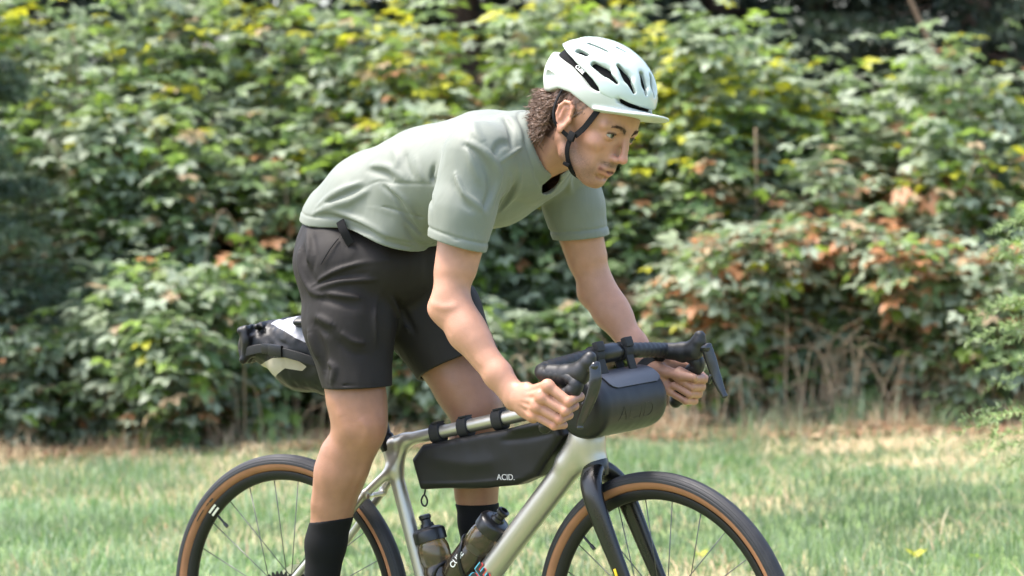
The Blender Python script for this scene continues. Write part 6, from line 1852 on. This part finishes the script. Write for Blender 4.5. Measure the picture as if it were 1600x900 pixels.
# bottles
smoke_m = mat('smoked_bottle', (0.17, 0.125, 0.080), rough=0.12, trans=0.80, spec=0.5)
lid_m = mat('black_bottle_lid', (0.006, 0.006, 0.0065), rough=0.34, noise=(50, 0.1, 3))
darkb_m = mat('dark_bottle', (0.008, 0.007, 0.006), rough=0.28, trans=0.0, spec=0.5)
def bottle(base, ax, label, darkness):
    base = v3(base); ax = nrm(ax)
    t = thing('drink_bottle', base, label, 'bottle', 'drink bottles on the bike')
    b = MB()
    b.add(*lathe([(0.0001, 0.0), (0.034, 0.0), (0.0365, 0.004), (0.0368, 0.078), (0.0340, 0.084), (0.0340, 0.094), (0.0368, 0.100), (0.0368, 0.126), (0.0345, 0.136), (0.0315, 0.143), (0.0315, 0.150)], 40, base, ax))
    b.build('bottle_body', smoke_m if not darkness else smoke_m, t)
    b = MB(); b.add(*lathe([(0.0001, 0.003), (0.031, 0.003), (0.0335, 0.007), (0.0338, 0.077), (0.031, 0.085), (0.031, 0.088), (0.0001, 0.088)], 32, base, ax))
    b.build('drink', mat('dark_drink', (0.03, 0.021, 0.014), rough=0.2) if darkness == 0 else darkb_m, t)
    lid = MB()
    pr = [(0.0340, 0.143), (0.0372, 0.144), (0.0376, 0.150), (0.0376, 0.166), (0.0355, 0.171), (0.026, 0.176), (0.0165, 0.1775), (0.0150, 0.184), (0.0150, 0.1855), (0.0001, 0.1855)]
    lid.add(*lathe(pr, 48, base, ax)); lo = lid.build('lid', lid_m, t)
    nz = MB(); nz.add(*lathe([(0.0118, 0.184), (0.0112, 0.194), (0.0140, 0.197), (0.0142, 0.204), (0.0105, 0.2065), (0.0085, 0.2065), (0.0080, 0.200), (0.0001, 0.200)], 28, base, ax)); nz.build('nozzle', lid_m, lo)
    return t
aA = sd; bA = v3((0.4335, 0, 0.4400)) - aA * 0.075
botA = bottle(bA, aA, 'smoked brown drink bottle with black lid on the seat tube', 0)
aB = dtd; bB = v3((0.4885, -0.004, 0.4400)) - aB * 0.01
botB = bottle(bB, aB, 'dark drink bottle leaning along the silver down tube under the bag', 1)
nb = nrm(np.cross(aB, [0, 1, 0])); 
text_mesh('print', 'CUBE', print_m, botB, bB + aB * 0.052 + v3((0, -0.0372, 0)) + dtu * 0.006, aB, dtu, 0.019, 0.0004, 0.0002)
for (bs, ax, off) in ((bA, aA, nrm(np.cross(aA, [0, 1, 0]))), (bB, aB, dtu)):
    off = off if (off @ (v3((0.45, 0, 0.6)) - bs)) > 0 else -off
    b = MB()
    for s_ in (-1, 1):
        b.add(*tube(catmull([bs - off * 0.041 + ax * 0.010 + v3((0, 0.008 * s_, 0)), bs - off * 0.030 + ax * 0.03 + v3((0, 0.030 * s_, 0)), bs + ax * 0.055 + v3((0, 0.0395 * s_, 0)), bs + off * 0.020 + ax * 0.082 + v3((0, 0.0335 * s_, 0)), bs + off * 0.0365 + ax * 0.090 + v3((0, 0.012 * s_, 0)), bs + off * 0.0388 + ax * 0.090], 5), (0.0042, 0.0028), 10, ax))
    b.add(*boxm(bs - off * 0.041 + ax * 0.055, ax, (0, 1, 0), off, 0.06, 0.009, 0.003, 0.002))
    b.build('bottle_cage', blk_m, bike)

# wrist watch on the far arm
fa = nrm(WR_F - EL_F)
wc_ = WR_F + fa * 0.006
w_ = thing('wrist_watch', wc_, "black sports watch on the rider's left wrist", 'watch')
wu = nrm(np.cross(fa, [0, 1, 0])); wu = wu if wu[2] > 0 else -wu
b = MB(); b.add(*tube([wc_ - fa * 0.011, wc_ - fa * 0.009, wc_ + fa * 0.009, wc_ + fa * 0.011], [(0.0330, 0.0255), (0.0350, 0.0275), (0.0350, 0.0275), (0.0330, 0.0255)], 28, (0, 0, 1), False)); b.build('watch_strap', webb_m, w_)
wo = nrm(np.cross(fa, wu)); wo = wo if wo[1] < 0 else -wo
b = MB(); b.add(*round_tube([wc_ + wu * 0.028, wc_ + wu * 0.037], 0.0185, 24, None, 2, 2)); b.build('watch_case', blk_m, w_)
